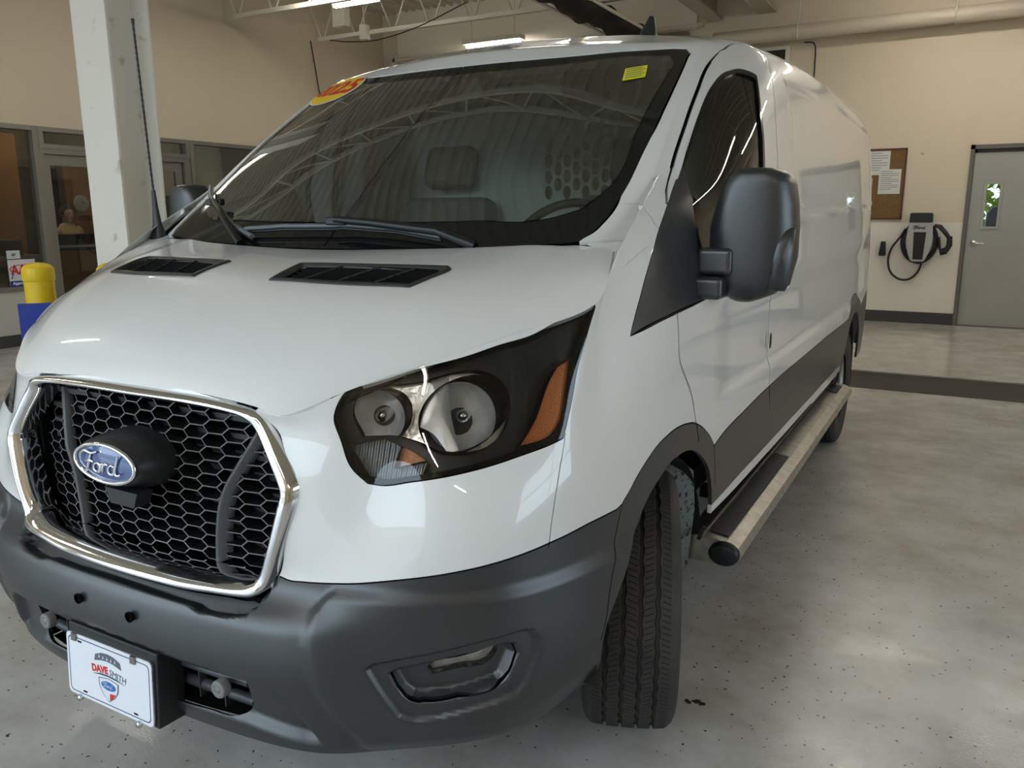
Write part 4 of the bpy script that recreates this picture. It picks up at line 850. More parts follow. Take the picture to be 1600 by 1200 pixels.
for k in range(5): flat([(-.032+k*.014,.041),(-.027+k*.014,.041),(-.0295+k*.014,.049)], .0024, mat('print_white', (.8,.8,.85), .4) if k == 0 else bpy.data.materials['print_white'], 'printed_peak')
flat([(-.058,-.004),(-.03,.003),(0,.005),(.03,.003),(.058,-.004),(.03,-.0005),(0,.0015),(-.03,-.0005)], .0021, NAVY, 'printed_arc')
sh = [(-.036,-.008),(0,-.002),(.036,-.008),(.034,-.028),(.022,-.045),(0,-.060),(-.022,-.045),(-.034,-.028)]
flat(sh, .0021, GREYP, 'printed_shield'); flat([(x*.9, y*.94-.0015) for x, y in sh], .0024, bpy.data.materials['print_white'], 'printed_shield_face'); flat([(.004,-.038),(.024,-.036),(.015,-.048),(.003,-.055)], .0027, REDP, 'printed_shield_stripe')
flat([(.026*math.cos(2*PI*k/28), -.021+.0105*math.sin(2*PI*k/28)) for k in range(28)], .0027, BLUEP, 'printed_oval')
script('printed_script', .020, .012, PM @ Matrix.Translation((0, -.021, .0030)), bpy.data.materials['print_white'], PL, .0006)
m = MB()
for x in (-.120, .090): m.box(x-.006, x+.010, .060, .0775, .001, .006, 0, PM)
m.build('plate_clip', mat('clip_grey', (.25,.24,.23), .35, .8), PL)
m = MB()
for x in (-.105, .105): m.lathe([(0,.010),(.007,.009),(.008,.002),(.003,0)], 12, PM @ Matrix.Translation((x, -.079, 0)))
m.build('plate_screw', mat('zinc', (.62,.68,.68), .25, 1), PL)
m = MB()
for x, y in ((-.10,.060),(.085,.060),(-.088,-.060),(.092,-.060)): m.prism([(x-.007,y-.002),(x+.007,y-.002),(x+.007,y+.002),(x-.007,y+.002)], .0016, .0020, PM)
m.build('plate_slot', DARK, PL)
# ------------------------------------------------------------------ hood vents
VP = mat('vent_plastic', (.035,.034,.033), .45)
def hp3(u, v, off=0.): p = HP.S([u], [v])[0]+HP.bn([u], [v], HP.S)[0]*off; return p
for s in (1, -1):
    V_ = bpy.data.objects.new('hood_vent', None); COL.objects.link(V_); V_.parent = VAN
    sv = SM(DH, vent, True); inn = inset(sv, .014); Vv = []
    A = [hp3(*DH.uv(q[None])[0], .003) for q in sv]; A2 = [hp3(*DH.uv(q[None])[0], .004) for q in sv]
    cuvc = DH.uv(sv).mean(0)
    def shrink(q, k): u, v = DH.uv(q[None])[0]; return cuvc[0]+(u-cuvc[0])*k[0], cuvc[1]+(v-cuvc[1])*k[1]
    rings = [(1.02, 1.04, .0005), (1.0, 1.0, .005), (.95, .86, .005), (.93, .80, -.008)]; m = MB(); N_ = len(sv); V = []
    for ku, kv, of in rings: V += [hp3(*shrink(q, (ku, kv)), of) for q in sv]
    F = [(i*N_+k, (i+1)*N_+k, (i+1)*N_+(k+1) % N_, i*N_+(k+1) % N_) for i in range(3) for k in range(N_)]
    m.add(V, F, 0, True); (m if s > 0 else mirror_mb(m)).build('vent_frame', VP, V_)
    m = MB(); V = [hp3(*shrink(q, (1.0, 1.0)), -.03) for q in sv]; m.add(V, [tuple(range(N_))]); (m if s > 0 else mirror_mb(m)).build('vent_well', DARK, V_)
    m = MB()
    for k in range(6):
        v = 3.60+k*.145; u0, u1 = .86, 2.28
        P = [(hp3(u, v, .0015), hp3(u, v+.075, -.012)) for u in ls(u0, u1, 10)]
        W = []; 
        for a, b in P: W += [a, b]
        m.add(W, [(2*i, 2*i+1, 2*i+3, 2*i+2) for i in range(9)])
    sl = (m if s > 0 else mirror_mb(m)).build('louvre', VP, V_)
    m = MB()
    for k in range(3):
        u = 1.12+k*.38; m.tube([hp3(u, 3.55, .0), hp3(u+.12, 4.36, .0)], .0028, 5)
    (m if s > 0 else mirror_mb(m)).build('vent_divider', VP, V_)
# ------------------------------------------------------------------ underside
m = MB(); m.box(-.50, .50, .30, 5.3, .26, .34); m.box(-.72, .72, 1.6, 3.9, .30, .40); m.box(-.60, .60, .50, .56, .30, 1.0); m.build('underbody', DARK, VAN)
m = MB(); v = [hp3(u, vv, -.035) for vv in ls(0.3, 6, 12) for u in ls(0, 4.7, 10)]; 
for s in (1, -1): m.add([(p[0]*s, p[1], p[2]) for p in v], [(j*10+i, j*10+i+1, (j+1)*10+i+1, (j+1)*10+i) for j in range(11) for i in range(9)])
m.build('hood_liner', DARK, VAN)
M_LIN = mat('wheel_liner', (.012,.012,.013), .8)
M_ROK = mat('dusty_grey_panel', (.15,.165,.165), .6, noise=(70, (.03,.02,.018), .58, .61))
def liner(yc, r, zc=.36, x0=.55, x1=.985):
    def f():
        m = MB(); P = [(yc-r*math.cos(t), zc+r*math.sin(t)) for t in ls(-.02 if yc < 2 else -.25, PI+.03 if yc < 2 else PI+.2, 24)]
        V = [(x, y, z) for y, z in P for x in (x0, x1)]; m.add(V, [(2*i, 2*i+1, 2*i+3, 2*i+2) for i in range(23)], 0, True); m.box(x0-.01, x0, yc-r, yc+r, .42, zc+r-.02); return m
    return f
both(liner(4.42, .46, .36), 'wheel_well', M_LIN, VAN); both(liner(.945, .405, .385, .50, .968), 'wheel_well', M_LIN, VAN)
def rok():
    m = MB(); P = [(.87,1.20,.70),(.965,1.20,.735),(.985,1.30,.60),(.985,1.35,.42)]
    V = [(.855,1.16,.70),(.90,1.17,.722),(.945,1.21,.715),(.965,1.25,.68),(.850,1.20,.55),(.90,1.22,.55),(.945,1.26,.55),(.962,1.29,.55),(.870,1.26,.34),(.90,1.28,.335),(.925,1.31,.335),(.935,1.33,.34)]
    m.add(V, [(j*4+i, j*4+i+1, (j+1)*4+i+1, (j+1)*4+i) for j in range(2) for i in range(3)], 0, True); return m
both(rok, 'splash_panel', M_ROK, VAN, 'grey splash panel speckled with dirt behind the wheel')
# ------------------------------------------------------------------ wheels
M_TIRE = mat('tire_rubber', (.035,.033,.031), .75, noise=(7, (.060,.052,.043), .4, .7)); M_RIM = mat('alloy', (.55,.55,.54), .3, .9)
def tire_mesh():
    m = MB(); R, Wd = .356, .235; n = 180; prof = [(.20,-.105),(.235,-.117),(.28,-.122),(.318,-.121),(.336,-.113),(.347,-.102)]
    g = []; 
    for x in (-.062,-.021,.021,.062): g += [(x-.0065, 0), (x-.0045, -.009), (x+.0045, -.009), (x+.0065, 0)]
    def rt(x): return R-.006*(abs(x)/.1)**2.5
    prof += [(rt(-.095), -.095)]+[(rt(x)+d, x) for x, d in g]+[(rt(.095), .095)]+[(r, -x) for r, x in prof[::-1]]
    V = []
    for k in range(n):
        t = 2*PI*k/n; 
        for i, (r, x) in enumerate(prof):
            z = .0016*(1 if k % 4 < 2 else -1) if 6 < i < len(prof)-7 else 0
            V.append((x+z, r*math.cos(t), r*math.sin(t)))
    P = len(prof); m.add(V, [(k*P+i, k*P+i+1, ((k+1) % n)*P+i+1, ((k+1) % n)*P+i) for k in range(n) for i in range(P-1)], 0, False)
    for k in range(150):
        t = 2*PI*(k+.5)/150; c, s_ = math.cos(t), math.sin(t)
        for xa, xb, dt in ((-.094,-.074,.010),(-.052,-.031,-.012),(-.012,.012,.012),(.031,.052,-.012),(.074,.094,.010)):
            q = []
            for x, a in ((xa, t-dt), (xb, t+dt)):
                for da in (-.0032, .0032): rr = rt(x)+.0004; q.append((x, rr*math.cos(a+da), rr*math.sin(a+da)))
            m.add([q[0], q[1], q[3], q[2]], [(0,1,2,3)], 1)
    me = m.mesh('tire'); return me
M_SIPE = mat('tread_sipe', (.010,.010,.010), .9); TIRE = tire_mesh(); 
_nt = M_TIRE.node_tree
def rim_mb():
    m = MB(); Mx = Matrix.Rotation(PI/2, 4, 'Y')
    m.lathe([(.207,-.09),(.212,-.10),(.216,.095),(.206,.098),(.195,.085),(.185,.05),(.180,-.08)], 48, Mx)
    m.lathe([(0,.062),(.028,.062),(.034,.055),(.075,.052),(.088,.040),(.095,.0)], 32, Mx)
    for k in range(10):
        a = 2*PI*k/10; c, s_ = math.cos(a), math.sin(a); d = (-s_, c)
        V = []
        for r, w, x in ((.07,.022,.050),(.13,.016,.062),(.195,.020,.078)):
            V += [(x, r*c+d[0]*w, r*s_+d[1]*w), (x, r*c-d[0]*w, r*s_-d[1]*w), (x-.03, r*c-d[0]*w, r*s_-d[1]*w), (x-.03, r*c+d[0]*w, r*s_+d[1]*w)]
        m.add(V, [(j*4+i, j*4+(i+1) % 4, (j+1)*4+(i+1) % 4, (j+1)*4+i) for j in range(2) for i in range(4)], 0)
    return m.mesh('rim')
RIM = rim_mb()
m = MB(); Mx = Matrix.Rotation(PI/2, 4, 'Y'); m.lathe([(0,-.05),(.17,-.05),(.17,-.04),(0,-.03)], 32, Mx); DISC = m.mesh('brake_disc')
for (x, y, st) in ((.855, 1.05, .37), (-.855, 1.05, .37), (.885, 4.33, 0), (-.885, 4.33, 0)):
    w = bpy.data.objects.new('wheel', None); COL.objects.link(w); w.parent = VAN; w.location = (x, y, .3555); w.rotation_euler = (0, 0, st+(PI if x < 0 else 0))
    link('tire', TIRE, w, [M_TIRE, M_SIPE] if not TIRE.materials else None); link('alloy_rim', RIM, w, M_RIM if not RIM.materials else None); link('brake_disc', DISC, w, DARK if not DISC.materials else None)
# ------------------------------------------------------------------ running boards
M_BRD = mat('brushed_board', (.42,.40,.37), .36, .75, noise=(25, (.33,.31,.28), .4, .6)); M_TRD = mat('tread_pad', (.012,.013,.014), .6, bump=(160, .6, .002))
def board():
    m = MB(); y0, y1 = 1.34, 3.98; P = [(.90,.392),(.915,.452),(.975,.462),(.9755,.458),(.9845,.458),(.985,.461),(1.05,.452),(1.085,.436),(1.095,.412),(1.085,.390),(1.05,.378),(.93,.376)]
    V = [(x, y, z-.012) for y in (y0, y1) for x, z in P]; n = len(P); m.add(V, [(k, k+n, (k+1) % n+n, (k+1) % n) for k in range(n)]+[tuple(range(n)), tuple(range(n, 2*n))[::-1]]); return m
bd = both(board, 'running_board', M_BRD, VAN, 'brushed metal running board')
def pads():
    m = MB()
    for y0, y1 in ((1.38, 2.33), (3.70, 3.90)):
        for x0, x1, za, zb in ((.925,.972,.4455,.4535),(.990,1.046,.4535,.4455)):
            m.add([(x0,y0,za),(x1,y0,zb+.000),(x1,y1,zb),(x0,y1,za),(x0,y0,za-.004),(x1,y0,zb-.004),(x1,y1,zb-.004),(x0,y1,za-.004)], [(0,1,2,3),(0,4,5,1),(1,5,6,2),(2,6,7,3),(3,7,4,0)])
    return m
both(pads, 'tread_pad', M_TRD, bd)
def bcap():
    m = MB(); V = []; n = 28
    for y, k in ((1.342, 1.0), (1.322, .97), (1.314, .80), (1.312, 0)):
        V += [(1.046+.047*k*math.cos(2*PI*i/n), y, .4055+.037*k*math.sin(2*PI*i/n)) for i in range(n)]
    m.add(V, [(j*n+i, j*n+(i+1) % n, (j+1)*n+(i+1) % n, (j+1)*n+i) for j in range(3) for i in range(n)], 0, True); return m
both(bcap, 'end_cap', mat('cap_blackblue', (.010,.013,.018), .4), bd)
def brk():
    m = MB()
    for y in (1.95, 2.8, 3.6): m.box(.80, .96, y-.03, y+.03, .36, .40)
    return m
both(brk, 'board_bracket', M_LIN, bd)
# ------------------------------------------------------------------ mirrors
def mirror_head():
    m = MB(); n = 44; Z = [(1.178,.2),(1.185,.55),(1.200,.80),(1.235,.95),(1.30,1.0),(1.38,1.0),(1.44,.985),(1.49,.98),(1.512,.96),(1.524,.90),(1.531,.70),(1.533,.25)]
    def outline(z): # x range at height z, in the front view
        xl = np.interp(z, [1.178,1.20,1.25,1.33,1.40,1.46,1.50,1.532], [1.035,1.010,.990,.975,.982,1.000,1.012,1.035]); xr = np.interp(z, [1.178,1.20,1.235,1.28,1.40,1.48,1.515,1.532], [1.12,1.165,1.197,1.208,1.208,1.200,1.185,1.155]); return xl, xr
    V = []
    for z, k in Z:
        xl, xr = outline(z); cx, hx = (xl+xr)/2, (xr-xl)/2; k2 = .35+.65*k
        for i in range(n):
            t = 2*PI*i/n; c, s_ = math.cos(t), math.sin(t); e = .54
            x = cx+hx*k2*math.copysign(abs(c)**e, c); dy = .085*k2*(.55+.45*k); y = 1.285+(dy*math.copysign(abs(s_)**.9, s_) if s_ < 0 else .028*k*abs(s_)**.5)+.10*(x-1.12)
            V.append((x, y, z))
    m.add(V, [(j*n+i, j*n+(i+1) % n, (j+1)*n+(i+1) % n, (j+1)*n+i) for j in range(len(Z)-1) for i in range(n)], 0, True); m.add(V[:n], [tuple(range(n))[::-1]]); m.add(V[-n:], [tuple(range(n))]); return m
def mirror_arm():
    m = MB(); m.box(.965, 1.06, 1.18, 1.27, 1.252, 1.325); m.box(.965, 1.045, 1.15, 1.28, 1.19, 1.25)
    return m
def mirror_flap():
    m = MB(); P = [(1.152,1.215),(1.152,1.30),(1.162,1.345),(1.176,1.368),(1.198,1.378),(1.206,1.378),(1.207,1.30),(1.203,1.235),(1.190,1.213)]
    c = np.mean(P, 0); V = []
    for k, y in ((1.0, 1.232), (.95, 1.221), (.5, 1.214), (.0, 1.212)): V += [(c[0]+(x-c[0])*k, y+.45*(x-1.175)*k, c[1]+(z-c[1])*k) for x, z in P]
    n = len(P); m.add(V, [(j*n+i, (j+1)*n+i, (j+1)*n+(i+1) % n, j*n+(i+1) % n) for j in range(3) for i in range(n)][::1], 0, True); return m
for s in (1, -1):
    Mi = bpy.data.objects.new('side_mirror', None); COL.objects.link(Mi); Mi.parent = VAN
    f = (lambda b: b if s > 0 else mirror_mb(b))
    f(mirror_head()).build('mirror_housing', BLACKP, Mi); f(mirror_arm()).build('mirror_arm', BLACKP, Mi, .014, 4); f(mirror_flap()).build('corner_trim', BLACKP, Mi)
    g = MB(); g.prism(prism_round(.088,.15,.02), 0, .003, frame((1.10*s, 1.318, 1.36), (-1, -.08*s, 0), (0, 0, 1))); g.build('mirror_glass', CHROME, Mi)
m = MB(); m.lathe([(0,.004),(.011,.003),(.014,0)], 16, Matrix(((0,0,1,1.0195),(1,0,0,1.95),(0,2.2,0,.972),(0,0,0,1)))); m.build('lock_cap', mat('lock_black', (.01,.01,.01), .4), VAN, 0)
# ------------------------------------------------------------------ wipers, antennas
def gp(u, v, off=0., s=1): p = GP.S([abs(u)], [v])[0]+GP.bn([abs(u)], [v])[0]*off; p = p*[s, 1, 1]; return Vector(p)
M_WIP = mat('wiper_black', (.010,.011,.012), .35); M_BLD = mat('wiper_grey', (.13,.14,.15), .3)
def wiper(path, arm, cap, name_label):
    W = bpy.data.objects.new('wiper', None); COL.objects.link(W); W.parent = VAN; W['label'] = name_label
    m = MB(); m.tube(path, .0085, 8, sy=.8); m.build('blade_spoiler', M_BLD, W)
    m = MB(); m.tube([p-Vector((0,-.002,.010)) for p in path], .004, 6); m.build('rubber_edge', M_WIP, W)
    m = MB(); m.tube(arm, [.010,.011,.012,.016][:len(arm)], 8); m.build('wiper_arm', M_WIP, W)
    m = MB(); c = cap; m.box(c.x-.035, c.x+.035, c.y-.012, c.y+.012, c.z-.010, c.z+.012); m.build('arm_clip', M_WIP, W, .004)
P1 = [gp(-1.15,.163,.02,-1), gp(.6,.22,.024,-1), gp(.05,.24,.024), gp(.143,.255,.024), gp(.776,.19,.022), gp(1.32,.07,.018)]
wiper(P1, [gp(.10,.25,.045), gp(.5,.20,.045), gp(1.3,.06,.04), gp(1.70,-.02,.03)], gp(.10,.26,.035), 'long wiper resting along the bottom of the windshield')
P2 = [gp(3.05,1.02,.018,-1), gp(2.6,.76,.020,-1), gp(2.05,.50,.020,-1), gp(1.45,.22,.020,-1), gp(.95,.06,.018,-1)]
wiper(P2, [gp(2.2,.56,.04,-1), gp(1.8,.36,.045,-1), gp(1.4,.14,.04,-1), gp(1.15,-.02,.03,-1)], gp(2.2,.575,.03,-1), 'passenger side wiper blade standing at an angle')
A_ = bpy.data.objects.new('mast_antenna', None); COL.objects.link(A_); A_.parent = VAN
b0 = Vector((-.885, .935, 1.325)); tip = Vector((-.925, .94, 2.056)); m = MB(); m.tube([b0, b0.lerp(tip, .03), b0.lerp(tip, .08), b0.lerp(tip, .16), b0.lerp(tip, .24)], [.030,.022,.013,.008,.0055], 14, sy=1.5); m.build('antenna_base', mat('antenna_rubber', (.02,.022,.026), .45), A_)
m = MB(); N_ = 60; m.tube([b0.lerp(tip, .22+.78*k/N_) for k in range(N_+1)], [.0032+.0011*(k % 2) for k in range(N_+1)], 6); m.tube([tip-Vector((0,0,.008)), tip+Vector((0,0,.006))], .0055, 8); m.build('antenna_rod', mat('antenna_rod', (.02,.015,.02), .5), A_)
m = MB(); m.tube([(.5, 2.03, 2.045), (.5, 2.04, 2.075), (.5, 2.055, 2.105), (.5, 2.062, 2.124)], [.034,.028,.017,.011], 14, sy=1.0); m.build('roof_antenna', mat('antenna_dark', (.02,.022,.024), .45), VAN)
# ------------------------------------------------------------------ stickers
OV = F_GL['oval']; so = SM(DG, OV, True); co_ = so.mean(0); e1 = DG.st([F_GL['oval'][4]])[0]-DG.st([F_GL['oval'][0]])[0]
def ell(k, n=48):
    q = so-co_; C2 = np.cov(q.T); w_, v_ = np.linalg.eigh(C2); a, b = math.sqrt(w_[1]*2)*k, math.sqrt(w_[0]*2)*(k if k == 1 else k-.02); A1, B1 = v_[:, 1], v_[:, 0]
    if A1[0] > 0: A1 = -A1            # text runs towards the centre line on this (mirrored) side
    if B1[1] < 0: B1 = -B1
    return A1, B1, a, b
A1, B1, ea, eb = ell(1)
def disc_panel(k, off, m, name, par):
    pts = [tuple(co_+A1*ea*k*math.cos(t)+B1*(eb*k)*math.sin(t)) for t in ls(0, 2*PI, 49)[:-1]]; n = 48; rings = 5; V = [co_]
    for r in range(1, rings+1): V += [co_+(np.array(p)-co_)*r/rings for p in pts]
    V = np.array(V); T = [(0, 1+i, 1+(i+1) % n) for i in range(n)]
    for r in range(rings-1):
        for i in range(n): a, b, c, d = 1+r*n+i, 1+r*n+(i+1) % n, 1+(r+1)*n+(i+1) % n, 1+(r+1)*n+i; T += [(a, d, c), (a, c, b)]
    uv = DG.uv(V); T = np.array(T); q = GP.S(uv[T[0], 0], uv[T[0], 1]); nn = np.cross(q[1]-q[0], q[2]-q[0])
    if nn@GP.bn(uv[T[0][:1], 0], uv[T[0][:1], 1])[0] < 0: T = T[:, ::-1]
    pn = Panel(); pn.add(GP, uv, T, depth=0, flip=-1, off=off); return pn.build(name, m, par)
ST = bpy.data.objects.new('year_sticker', None); COL.objects.link(ST); ST.parent = VAN; ST['label'] = 'yellow oval windshield sticker reading 2025 in red'
disc_panel(1.04, .0025, bpy.data.materials['print_white'], 'sticker_edge', ST); disc_panel(.98, .0032, mat('sticker_yellow', (.95,.62,.02), .35), 'sticker_face', ST)
def surf_text(s, size, c, a1, b1, m, par, side, off, P=GP, D=DG, bold=.004):
    o = text_mesh('sticker_print', s, size, m, Matrix.Identity(4), par, depth=0, offset=bold)
    for v in o.data.vertices:
        st = c+a1*v.co.x+b1*v.co.y; uv = D.uv(st[None])[0]; p = P.S([uv[0]], [uv[1]])[0]+P.bn([uv[0]], [uv[1]])[0]*off; v.co = (p[0]*side, p[1], p[2])
    return o
surf_text('2025', eb*1.35, co_-B1*0, A1*1.35, B1, REDP, ST, -1, .0042)
ys = np.array(F_G['yellow_sticker']); sy_ = DG.st(ys); ctr = sy_.mean(0); ax_ = (sy_[1]+sy_[2]-sy_[0]-sy_[3])/2; ay_ = (sy_[0]+sy_[1]-sy_[2]-sy_[3])/2
YS = bpy.data.objects.new('notice_sticker', None); COL.objects.link(YS); YS.parent = VAN; YS['label'] = 'small yellow printed notice at the top of the windshield'
g = [ctr+ax_*(i/4-.5)+ay_*(j/4-.5) for j in range(5) for i in range(5)]; uv = DG.uv(np.array(g)); T = np.array([t for j in range(4) for i in range(4) for t in ((j*5+i, j*5+i+1, j*5+i+6), (j*5+i, j*5+i+6, j*5+i+5))])
pn = Panel(); pn.add(GP, uv, T, depth=0, off=.0025); pn.build('sticker_face', mat('notice_yellow', (.82,.78,.03), .4), YS)
for k in range(5):
    a, b = ctr+ay_*(.36-.17*k)-ax_*.42, ctr+ay_*(.36-.17*k)+ax_*(.42 if k % 2 else .3); m = MB(); L_ = [a+(b-a)*t for t in ls(0, 1, 8)]; V = []
    for p_ in L_:
        for d in (-.014, .014):
            u_, v_ = DG.uv((p_+ay_*d*1.8)[None])[0]; q = GP.S([u_], [v_])[0]+GP.bn([u_], [v_])[0]*.0034; V.append(q)
    m.add(V, [(2*i, 2*i+2, 2*i+3, 2*i+1) for i in range(7)]); m.build('printed_line', GREYP, YS)
# ------------------------------------------------------------------ cabin
CAB = bpy.data.objects.new('cabin', None); COL.objects.link(CAB); CAB.parent = VAN
M_DASH = mat('dash_black', (.012,.013,.013), .65); M_TRIM = mat('cabin_trim', (.62,.64,.60), .6); M_SEAT = mat('seat_cloth', (.12,.12,.112), .85, bump=(300,.3,.002)); M_BLK = mat('bulkhead_paint', (.50,.53,.52), .5)
m = MB(); P = [(.80,1.05),(.86,1.24),(1.0,1.285),(1.15,1.275),(1.27,1.22),(1.32,1.05),(1.25,.7)]; V = [(x, y, z) for y, z in P for x in (-.86, .86)]; m.add(V, [(2*i, 2*i+1, 2*i+3, 2*i+2) for i in range(len(P)-1)], 0, False)
m.build('dashboard', M_DASH, CAB)
m = MB(); c = Vector((.45, 1.42, 1.30)); ax = Vector((0, -.80, .60)).normalized(); Mx = frame(c, (1,0,0), ax.cross(Vector((1,0,0)))); V = []
m.tube([Mx @ Vector((.19*math.cos(t), .19*math.sin(t), 0)) for t in ls(0, 2*PI, 40)], .015, 10, cap=False)
for a in (0, PI, -PI/2): m.tube([Mx @ Vector((.05*math.cos(a), .05*math.sin(a), -.02)), Mx @ Vector((.185*math.cos(a), .185*math.sin(a), 0))], .016, 8)
m.lathe([(0,.015),(.055,.01),(.07,-.01),(.06,-.04)], 24, Mx); m.tube([Mx @ Vector((0,0,-.03)), Mx @ Vector((0,.02,-.25))], .03, 10); m.build('steering_wheel', mat('wheel_black', (.014,.014,.014), .45), CAB)
def seat(x):
    S_ = bpy.data.objects.new('front_seat', None); COL.objects.link(S_); S_.parent = CAB
    m = MB(); m.box(x-.25, x+.25, 1.50, 2.0, .78, .92); m.box(x-.24, x+.24, 1.55, 1.98, .35, .78); m.build('seat_cushion', M_SEAT, S_, .04, 4)
    m = MB(); Mr = Matrix.Translation((x, 1.98, .88)) @ Matrix.Rotation(-.22, 4, 'X'); m.box(-.24, .24, -.06, .07, 0, .62, 0, Mr); m.box(-.13, .13, -.045, .045, .66, .85, 0, Mr); m.build('seat_back', M_SEAT, S_, .045, 4)
for x in (.45, -.45): seat(x)
def bulk():
    m = MB(); cw, ch, a, b = .043, .064, .0175, .028; cells = []
    holes = [(.02+i*cw, 1.505+j*ch+(ch/2 if i % 2 else 0)) for i in range(8) for j in range(5)]
    import mathutils
    pts = []; edges = []; 
    def loop(P): k = len(pts); pts.extend(P); edges.extend([(k+i, k+(i+1) % len(P)) for i in range(len(P))])
    loop([(-.93,.5),(.93,.5),(.93,1.4),(.90,1.75),(.82,1.96),(-.82,1.96),(-.90,1.75),(-.93,1.4)])
    for hx_, hz in holes: loop([(hx_+a*math.cos(t), hz+b*math.sin(t)) for t in ls(0, 2*PI, 15)[:-1]])
    r = geometry.delaunay_2d_cdt([Vector(p) for p in pts], edges, [], 1, 1e-7); V = [(p.x, 2.18, p.y) for p in r[0]]
    F = []
    for f in r[2]:
        c = sum((r[0][i] for i in f), Vector((0, 0)))/len(f)
        if not any(((c.x-hx_)/a)**2+((c.y-hz)/b)**2 < .98 for hx_, hz in holes): F.append(tuple(f))
    m.add(V, F); return m
bulk().build('perforated_bulkhead', M_BLK, CAB)
m = MB()
for s in (1, -1): m.tube([(s*.80,.98,1.36),(s*.80,1.20,1.50),(s*.785,1.40,1.655),(s*.765,1.62,1.81),(s*.74,1.80,1.925)], [.016,.022,.024,.026,.03], 8)
m.build('inner_pillar_trim', M_TRIM, CAB)
m = MB()
for s in (1, -1): m.add([(s*.93,1.0,1.25),(s*.93,2.15,1.22),(s*.90,2.15,.7),(s*.90,1.0,.7)], [(0,1,2,3)]); m.tube([(s*.955,2.02,1.2),(s*.945,2.03,1.5),(s*.92,2.06,1.75),(s*.86,2.1,1.93)], .035, 8)
m.build('door_trim', M_TRIM, CAB)
m = MB(); m.add([(-.72,1.84,1.955),(.72,1.84,1.955),(.80,2.2,1.99),(-.80,2.2,1.99)], [(0,1,2,3)]); m.build('headliner', M_TRIM, CAB)
m = MB(); m.box(.30, .47, 1.73, 1.745, 1.79, 1.905); m.build('hanging_card', mat('maroon_card', (.055,.006,.006), .45), CAB)
m = MB(); m.lathe([(0,.03),(.035,.028),(.05,0),(.045,-.03)], 20, frame((.50, 1.74, 1.865), (1,0,0), (0,0,1))); m.build('camera_pod', M_DASH, CAB)
m = MB(); m.box(-.09, .10, 1.50, 1.58, 1.80, 1.87); m.box(-.03, .05, 1.56, 1.66, 1.86, 1.93); m.build('sensor_housing', mat('sensor_grey', (.16,.15,.14), .5), CAB, .012)

m = MB(); V = [(.888,.76,1.268),(.92,.92,1.335),(.90,1.0,1.350),(.83,.945,1.348),(.76,.90,1.343),(.835,.87,1.322)]
for s in (1, -1): m.add([(x*s, y, z) for x, y, z in V], [(0,1,5),(1,2,3),(1,3,5),(3,4,5)])
m.build('cowl_corner', WHITE, VAN); CC = [o for o in bpy.data.objects if o.name.startswith('cowl_corner')]

def split_loose(o):
    me = o.data; n = len(me.vertices); par = list(range(n))
    def find(a):
        while par[a] != a: par[a] = par[par[a]]; a = par[a]
        return a
    for p in me.polygons:
        v = p.vertices; r = find(v[0])
        for k in v[1:]: par[find(k)] = r
    G_ = {}
    for p in me.polygons: G_.setdefault(find(p.vertices[0]), []).append(p)
    if len(G_) < 2: return
    base = o.name.split('.')[0]; kids = []
    for k, ps in G_.items():
        ids = sorted({i for p in ps for i in p.vertices}); mp = {i: j for j, i in enumerate(ids)}; nm = bpy.data.meshes.new(base)
        nm.from_pydata([me.vertices[i].co[:] for i in ids], [], [tuple(mp[i] for i in p.vertices) for p in ps]); nm.polygons.foreach_set('use_smooth', [p.use_smooth for p in ps]); nm.polygons.foreach_set('material_index', [p.material_index for p in ps])
        for mt in me.materials: nm.materials.append(mt)
        q = o.copy(); q.data = nm; COL.objects.link(q)
    bpy.data.objects.remove(o)
# ------------------------------------------------------------------ things in the room
C_ = thing('steel_column', 'white wide-flange steel column behind the yellow bollards', 'column', (-4.56, 3.30, 0))
for nm, y0 in (('front_flange', 0), ('rear_flange', .375)):
    m = MB(); m.box(-.21, .21, y0, y0+.022, 0, 4.72); m.build(nm, M_COL, C_, .003)
m = MB(); m.box(-.012, .012, .02, .38, 0, 4.72); m.build('web_plate', M_COL, C_); m = MB(); m.box(-.27, .27, -.06, .46, 0, .03); m.build('base_plate', M_COL, C_)
def bollard(x, y, lab):
    b = thing('bollard', lab, 'bollard', (x, y, 0), 0, 'yellow bollards around the column')
    m = MB(); m.lathe([(.104,0),(.104,.995)], 32); m.build('sleeve', M_YEL, b)
    m = MB(); m.lathe([(.106,.93),(.110,.935),(.112,.94),(.112,1.015),(.108,1.03),(.085,1.052),(.05,1.066),(0,1.072)], 32); m.build('domed_cap', M_YEL, b)
bollard(-4.55, 2.66, 'yellow sleeved bollard at the far left, above the blue sign'); bollard(-4.03, 2.92, 'yellow bollard mostly hidden behind the hood, right in front of the column')
# blue sign board standing in front of the bollard
d = Vector((.60, .80, 0)); Sg = thing('floor_sign', 'blue sign board with white lettering below the left bollard', 'sign', (-4.2, 2.279, 0))
Ms = frame((0, 0, 0), d, (0, 0, 1)); m = MB(); m.prism([(0,.0),(.62,.0),(.62,.808),(0,.808)], -.02, 0, Ms); m.build('sign_board', mat('sign_blue', (.025,.055,.36), .4), Sg)
text_mesh('white_letter', 'A', .26, mat('sign_white', (.85,.87,.92), .4), Ms @ Matrix.Translation((.165, .62, .002)), Sg, offset=.012, shear=.15)
m = MB(); m.box(-.03, .0, -.06, .0, 0, .8, 0, Ms @ Matrix.Translation((.3, 0, 0)) @ Matrix.Rotation(PI/2, 4, 'X')) if False else m.prism([(.28,0),(.34,0),(.34,.7),(.28,.7)], -.05, -.02, Ms); m.build('rear_prop', M_FRAME, Sg)
